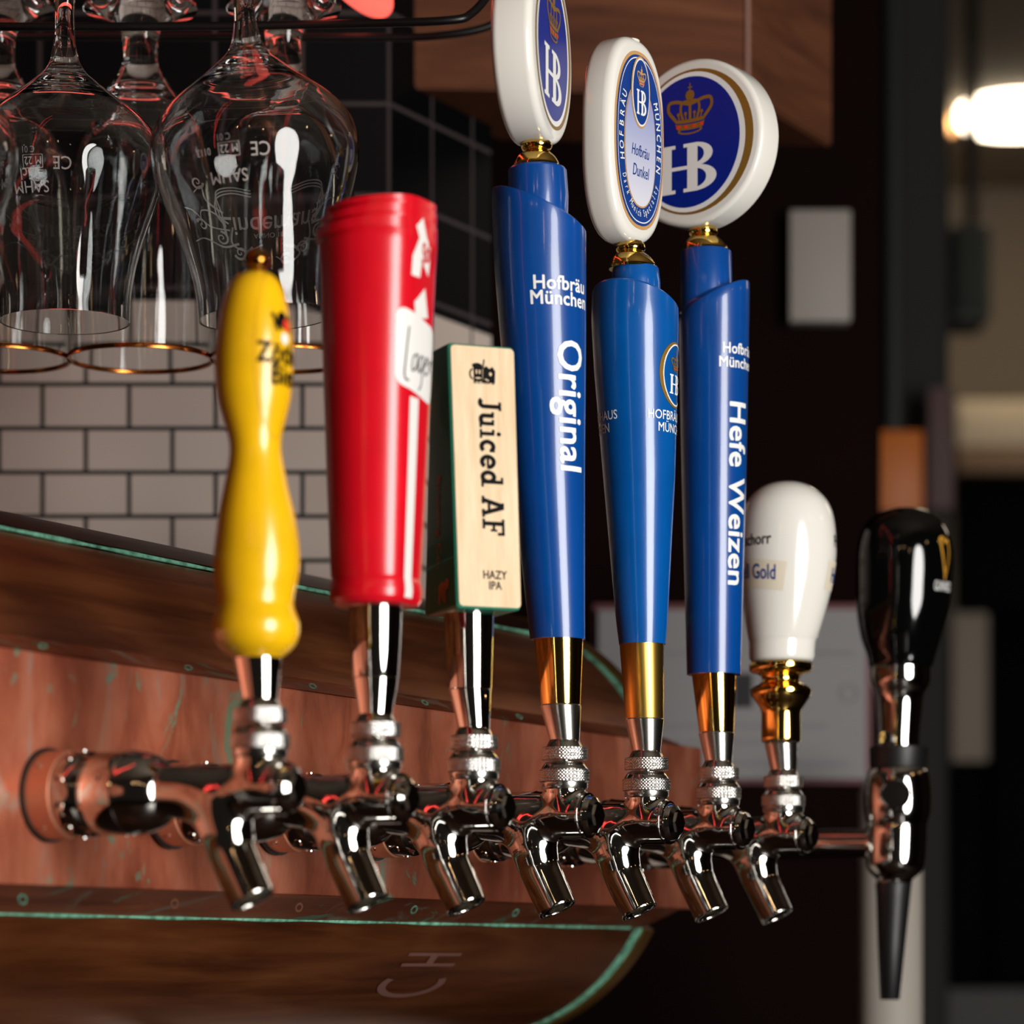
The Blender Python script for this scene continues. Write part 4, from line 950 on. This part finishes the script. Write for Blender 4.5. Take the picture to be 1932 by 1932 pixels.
def etchwork(root, k, base, cx, small=False):
    """measuring marks near side, ornament on the far side of the bowl"""
    sc_ = k/kG; a = np.array([((HZ-y)*k-base, r*k, 0) for y, r in OUT])[::-1]
    def dc(V2, th, y, eps=.00015, fx=False):
        V2 = np.asarray(V2); z0 = (HZ-y)*k-base; z = z0+V2[:, 1]; r0 = np.interp(z0, a[:, 0], a[:, 1]); t = th+(-1 if fx else 1)*V2[:, 0]/r0
        r = np.interp(z, a[:, 0], a[:, 1])+eps; return np.c_[r*np.sin(t), -r*np.cos(t), z]
    mb = MB(); ang0 = math.radians(-14)
    def put(t, th, y, rot=True, fx=False, m=0):
        q = cut2(np.array(t[0], float)*(-1 if rot else 1), t[1], .004); mb.add(dc(q[0], th, y, .0002, fx), q[1], m)
    put(text2('25cl', .0085, .0, .8), ang0+.02, 338); put(text2('M 22', .0058, .0, .8), ang0+.06, 318); put(ring(capsule2(-.0055, -.0012, .0055, .0058, .0003, 2), capsule2(-.0052, -.0009, .0052, .0055, .0003, 2)), ang0+.06, 318)
    put(text2('0113', .0050, .0, .8), ang0-.20, 320); put(text2('C 01', .0048, .0, .8), ang0+.02, 298); put(text2('CE', .0095, .0, .9), ang0+.36, 318); put(text2('SAHM', .0085, .0, .9), ang0+.02, 362)
    mb.obj('measure_marks', etch, root, flip=True, smooth=False)
    mb = MB(); th = math.radians(180-4)
    # far side: mirrored as seen through the glass
    def far(art, y, dx=0):
        q = cut2(np.array(art[0], float), art[1], .004); V = q[0]*np.array([1, -1])+np.array([dx, 0]); mb.add(dc(V, th, y, .0002, True), q[1])
    far(text2('Lindemans', .0165, .006, .80), 365)
    far(text2('ANNO 1822', .0042, .0, .9), 402)
    def spiral(x, y, r, turns, a0, d, w=.0009):
        t = np.linspace(0, 1, 34); rr = r*(1-t)**.8; aa = math.radians(a0)+d*turns*2*PI*t; return stroke(np.c_[x+rr*np.cos(aa), y+rr*np.sin(aa)], w*1.6, w*.5)
    orn = []
    for s_ in (-1, 1):
        m = lambda pts: [(s_*x, y) for x, y in pts]
        for off in (0, .0016, .0032): orn.append(stroke(cr(m([(.010, .013+off), (.020, .0150+off), (.028, .012+off), (.030-off, .004), (.026, -.004)]), 7), .0008))
        orn.append(stroke(cr(m([(.024, -.006), (.036, -.004), (.044, .003), (.051, .004)]), 8), .0010, .0004)); orn.append(stroke(cr(m([(.020, -.014), (.030, -.016), (.042, -.012), (.052, -.015)]), 8), .0014, .0004))
        orn.append(stroke(cr(m([(.026, .004), (.034, .010), (.036, .018), (.041, .014)]), 8), .0013, .0005)); orn.append(stroke(cr(m([(.024, -.002), (.032, .004), (.039, .004), (.041, -.003)]), 8), .0011, .0005))
        orn.append(stroke(cr(m([(.012, -.016), (.018, -.022), (.010, -.026), (.002, -.022)]), 8), .0016, .0005)); orn.append(stroke(cr(m([(.022, -.004), (.024, -.014), (.016, -.018), (.006, -.015)]), 8), .0010))
        orn += [spiral(s_*.038, .020, .0036, 1.4, 0, s_), spiral(s_*.030, -.011, .0042, 1.5, 90, s_), spiral(s_*.020, -.019, .004, 1.5, 200, -s_), spiral(s_*.041, -.004, .0036, 1.3, 160, s_), spiral(s_*.008, -.024, .0034, 1.4, 30, s_)]
    o_ = cat2(orn); far((o_[0]*np.array([1., -1.]), o_[1]), 372)
    mb.obj('etched_ornament', etch if not small else etchd, root, flip=True, smooth=False)
for n_, (cx, ln, lbl, Yg) in enumerate(((482, -.075, 'clear tulip beer glass with etched ornament hanging upside down behind the yellow pull', 1.63),
                                   (122, .0, 'clear tulip beer glass hanging upside down, second from the photo edge', 1.72),
                                   (-175, .0, 'clear tulip beer glass cut off by the photo edge, only its flank showing', 1.55))):
    r_, k_, b_ = stemmed('beer_glass', cx, Yg, OUT, INN, foot1, ln)
    tag(r_, lbl, 'glass', 'tulip glasses hanging in the front row'); GL.append(r_); r_.location.z -= .0068 if n_ == 1 else 0; etchwork(r_, k_, b_, cx, n_ == 1)
# goblets with gilt rims behind
SG = 1.86/1.63
OUT2 = [(62, 36), (90, 33), (118, 34), (140, 42), (165, 58), (195, 80), (235, 103), (290, 122), (360, 133), (460, 138), (560, 138), (678, 136)]
INN2 = [(170, 1), (176, 40), (200, 72), (236, 96), (290, 116), (360, 128), (460, 133.5), (560, 133.7), (677, 132.5)]
def foot2(k, base):
    q = lambda y, r: (r*k, (HZ-y)*k-base)
    return [q(8, 1), q(8, 100), q(11, 108), q(18, 108), q(26, 80), q(40, 50)]
for cx, lbl in ((-5, 'gilt-rimmed goblet hanging at the left end of the back row'), (265, 'gilt-rimmed goblet hanging in the back row between the two tulip glasses'), (535, 'gilt-rimmed goblet hanging in the back row behind the yellow and red pulls')):
    Yb = 1.86
    r_, k_, b_ = stemmed('goblet', cx, Yb, OUT2, INN2, foot2, 0); r_.scale = (SG, SG, SG); tag(r_, lbl, 'glass', 'gilt-rimmed goblets in the back row')
    v, f = lathe([(132*k_, (HZ-674)*k_-b_), (137.5*k_, (HZ-672)*k_-b_), (139*k_, (HZ-676)*k_-b_), (138*k_, (HZ-681)*k_-b_), (133*k_, (HZ-681)*k_-b_), (131.5*k_, (HZ-677)*k_-b_)], 96, closed=True); obj('gilt_rim', v, f, goldrim, r_)
# rack
rack = empty('glass_rack', px(450, 50, 1.8)); tag(rack, 'black wire glass rack holding the upturned glasses', 'glass rack')
Rk = rack.location
def rod(pts, r=.0024):
    v, f = tube(cr([tuple(Vector(p)-Rk) for p in pts], 8), r, 12); obj('rod', v, f, blackmet, rack)
rod([px(-400, 50, 1.785), px(300, 50, 1.785), px(700, 44, 1.785), px(850, 38, 1.785), px(890, 25, 1.79), px(925, -15, 1.80), px(950, -60, 1.81)])
rod([px(-400, 66, 1.935), px(300, 70, 1.935), px(720, 71, 1.935), px(840, 66, 1.93), px(920, 50, 1.93), px(960, 20, 1.93), px(985, -40, 1.93)])
rod([px(-400, -128, 1.55), px(300, -128, 1.55), px(900, -128, 1.55)])
rod([px(-400, -98, 1.66), px(300, -98, 1.66), px(900, -98, 1.66)])
# red lamp above the rack
neon = mat('red_neon', (255, 60, 50), .5, 0, 0, (255, 100, 86), 1.4)
v, f = tube(cr([px(430, -210, 1.60), px(560, -120, 1.72), px(640, -35, 1.88), px(690, 6, 1.99), px(722, 12, 2.02), px(700, -30, 2.02), px(560, -70, 2.0), px(200, -80, 1.95), px(-200, -90, 1.85)], 8), .0065, 16)
c0 = Vector(v[0]); nb = obj('neon_tube', [tuple(Vector(p)-c0) for p in v], f, neon); nb.location = c0; tag(nb, 'glowing red light tube above the hanging glasses', 'lamp')

# ------------------------------------------------------------------ timber box and things behind
zbx = H+(HZ-180)*2.25/F
XA, XB = px(738, 0, 2.23).x, px(1409, 0, 2.25).x
q = [Vector((XA, 2.23, 0)), Vector((XB, 2.25, 0)), Vector((XB, 2.25, 0))+e2*.162, Vector((XA, 2.23, 0))+e2*.162]
bm = bmesh.new(); vs = [bm.verts.new((p.x, p.y, z)) for z in (zbx, zbx+.32) for p in q]
for g in ((0, 1, 2, 3), (4, 5, 6, 7), (0, 1, 5, 4), (1, 2, 6, 5), (2, 3, 7, 6), (3, 0, 4, 7)): bm.faces.new([vs[k_] for k_ in g])
bmesh.ops.recalc_face_normals(bm, faces=bm.faces); bmesh.ops.bevel(bm, geom=list(bm.edges), offset=.0018, segments=2, affect='EDGES')
bm.verts.index_update(); v = [tuple(p.co-vs_[0]) if False else tuple(p.co) for p in bm.verts]; f = [tuple(w.index for w in g.verts) for g in bm.faces]; bm.free()
bx = obj('timber_box', v, f, walnut); tag(bx, 'dark walnut timber box mounted above the beer taps beside the tiled pier', 'wooden box')
v, f = tube([(XB+.0005, 2.249, zbx+.004), (XB+.0005, 2.249, zbx+.315)], .0016, 8); obj('corner_highlight', v, f, edge, bx)  # highlight along the front corner, painted as a thin pale strip
def flat(name, x0, y0, x1, y1, Y, m, label, cat, th=.01, parent=None, b=.002):
    a, c = px(x0, y1, Y), px(x1, y0, Y); v, f = rbox(a.x, c.x, Y, Y+th, a.z, c.z, b, 2)
    o = obj(name, v, f, m, parent)
    if label: tag(o, label, cat)
    return o
flat('notice_plate', 1490, 395, 1606, 606, 2.97, mat('grey_white_plate', (150, 142, 134), .6), 'blank pale rectangular plate on the dark wall right of the HB disc', 'plate', .03)
grey = mat('grey_paper', (132, 130, 131), .8, spec=.1)
b1 = flat('notice_board', 1118, 1138, 1645, 1480, 2.62, mat('maroon_frame', (96, 52, 54), .6), 'grey printed notice board in a maroon frame behind the lower ends of the pulls', 'notice board', .02)
flat('paper', 1128, 1150, 1634, 1470, 2.612, grey, None, None, .008, b1, .001)
mb = MB(); mg = mat('faint_grey_print', (118, 116, 118), .8); mk = mat('dark_print', (30, 30, 32), .8)
for k_, (x0, x1, yy) in enumerate(((1540, 1610, 1232), (1250, 1340, 1232), (1250, 1560, 1370), (1250, 1600, 1440), (1250, 1500, 1400))):
    a, c = px(x0, yy+4, 2.611), px(x1, yy-4, 2.611); mb.add([(a.x, 2.6112, a.z), (c.x, 2.6112, a.z), (c.x, 2.6112, c.z), (a.x, 2.6112, c.z)], [(0, 1, 2, 3)])
a, c = px(1385, 1335, 2.61), px(1420, 1270, 2.61); mb.add([(a.x, 2.6112, a.z), (c.x, 2.6112, a.z), (c.x, 2.6112, c.z), (a.x, 2.6112, c.z)], [(0, 1, 2, 3)], 1)
ce = px(1602, 1308, 2.611); ro, fo = ring(ell(ce.x, ce.z, .008, .008, 30), ell(ce.x, ce.z, .006, .006, 30)); mb.add([(x, 2.6112, z) for x, z in ro], fo)
mb.obj('print', [mg, mk], b1, flip=True, smooth=False)
# the board hangs on a bracket post from the rear wall
v, f = box(px(1360, 0, 2.64).x, px(1400, 0, 2.64).x, 2.64, 3.0, px(0, 1330, 2.64).z, px(0, 1300, 2.64).z); obj('bracket', v, f, blackmet, b1, smooth=False)
a, b = px(1627, 0, 2.45), px(1746, 0, 2.45); rr = (b.x-a.x)/2
v, f = lathe([(rr, 0), (rr, px(0, 1470, 2.45).z-.01), (rr-.004, px(0, 1470, 2.45).z)], 48); po = obj('white_post', v, f, mat('off_white_post_paint', (168, 160, 150), .6)); po.location = ((a.x+b.x)/2, 2.47, 0); tag(po, 'plain off-white post standing behind the stout tap nozzle', 'post')
flat('amber_panel', 1656, 812, 1742, 965, 3.9, mat('amber_panel', (206, 110, 30), .5), 'amber orange panel on the dark pillar above the stout pull', 'panel', .03)
flat('pink_poster', 1752, 730, 1800, 960, 3.9, mat('dull_pink_paper', (92, 70, 70), .7), 'dull pink narrow poster at the edge of the dark pillar', 'poster', .008)
spk = flat('wall_speaker', 1795, 420, 1872, 604, 5.4, mat('dark_green_case', (58, 62, 56), .5), 'dark grey-green box speaker hanging in the far room below the ceiling lamp', 'speaker', .14, None, .01)
flat('grille', 1803, 435, 1864, 590, 5.385, mat('speaker_grille', (46, 50, 46), .8), None, None, .012, spk, .004)
a = px(1835, 420, 5.47); v, f = tube([(a.x, 5.47, a.z-.01), (a.x, 5.47, 3.05)], .012, 10); obj('bracket', v, f, blackmet, spk)
flat('counter_shelf', 1808, 755, 2150, 842, 6.6, mat('beige_shelf', (248, 226, 192), .6), 'wide beige shelf front along the far wall above the black screen', 'shelf', .6)
flat('shelf_back', 1808, 846, 2150, 890, 6.6, mat('brown_shelf_front', (150, 118, 90), .6), 'brown board under the beige shelf front', 'board', .5)
sc = flat('black_screen', 1812, 895, 2150, 1150, 5.0, darkb, 'large black screen in the far room right of the stout pull', 'screen', .06)
flat('black_cabinet', 1872, 1150, 2150, 1862, 5.02, darkb, 'tall black cabinet beneath the black screen', 'cabinet', .4)
flat('black_cabinet', 1795, 1440, 1864, 1862, 5.05, darkb, 'narrow black cabinet left of the tall one under the grey panel', 'cabinet', .4)
flat('taupe_board', 1797, 1150, 1868, 1436, 5.05, mat('taupe_panel', (166, 152, 136), .7), 'taupe upright board beneath the left part of the black screen', 'board', .3)
flat('grey_plinth', 1780, 1866, 2150, 1990, 4.95, mat('grey_plinth_paint', (96, 94, 92), .7), 'grey plinth below the black cabinets at the lower corner of the photo', 'plinth', .5)
# ceiling lamps
lm = mat('lamp_glow', (255, 240, 215), .5, 0, 0, (255, 236, 205), 14)
v, f = lathe([(.001, 0), (.12, 0), (.125, .006), (.125, .03), (.001, .03)], 40); a = px(1925, 205, 6.52)
lp = obj('ceiling_lamp', v, f, lm); lp.location = (a.x, a.y, 3.02); tag(lp, 'bright white round lamp on the far ceiling', 'lamp')
lo = mat('warm_lamp_glow', (255, 200, 140), .5, 0, 0, (255, 170, 100), 1.3)
v, f = lathe([(.001, 0), (.02, 0), (.022, .006), (.022, .03), (.001, .03)], 24); a = px(1782, 217, 6.6)
lp = obj('ceiling_lamp', v, f, lo); lp.location = (a.x, a.y, 3.02); tag(lp, 'small orange ceiling spot left of the bright white lamp', 'lamp')
# warm bulbs behind the camera that twinkle on the metal and the gilt rims
for k_, (x, y, z) in enumerate(((-.7, -.6, 2.25), (-.2, -.9, 2.35), (.5, -1.1, 2.2), (1.9, .6, 2.4), (2.3, 1.9, 2.3))):
    l = bpy.data.lights.new('bulb_light', 'POINT'); l.energy = 1.2; l.color = (1, .6, .3); l.shadow_soft_size = .03
    o = bpy.data.objects.new('bulb_light', l); COL.objects.link(o); o.location = (x, y, z)
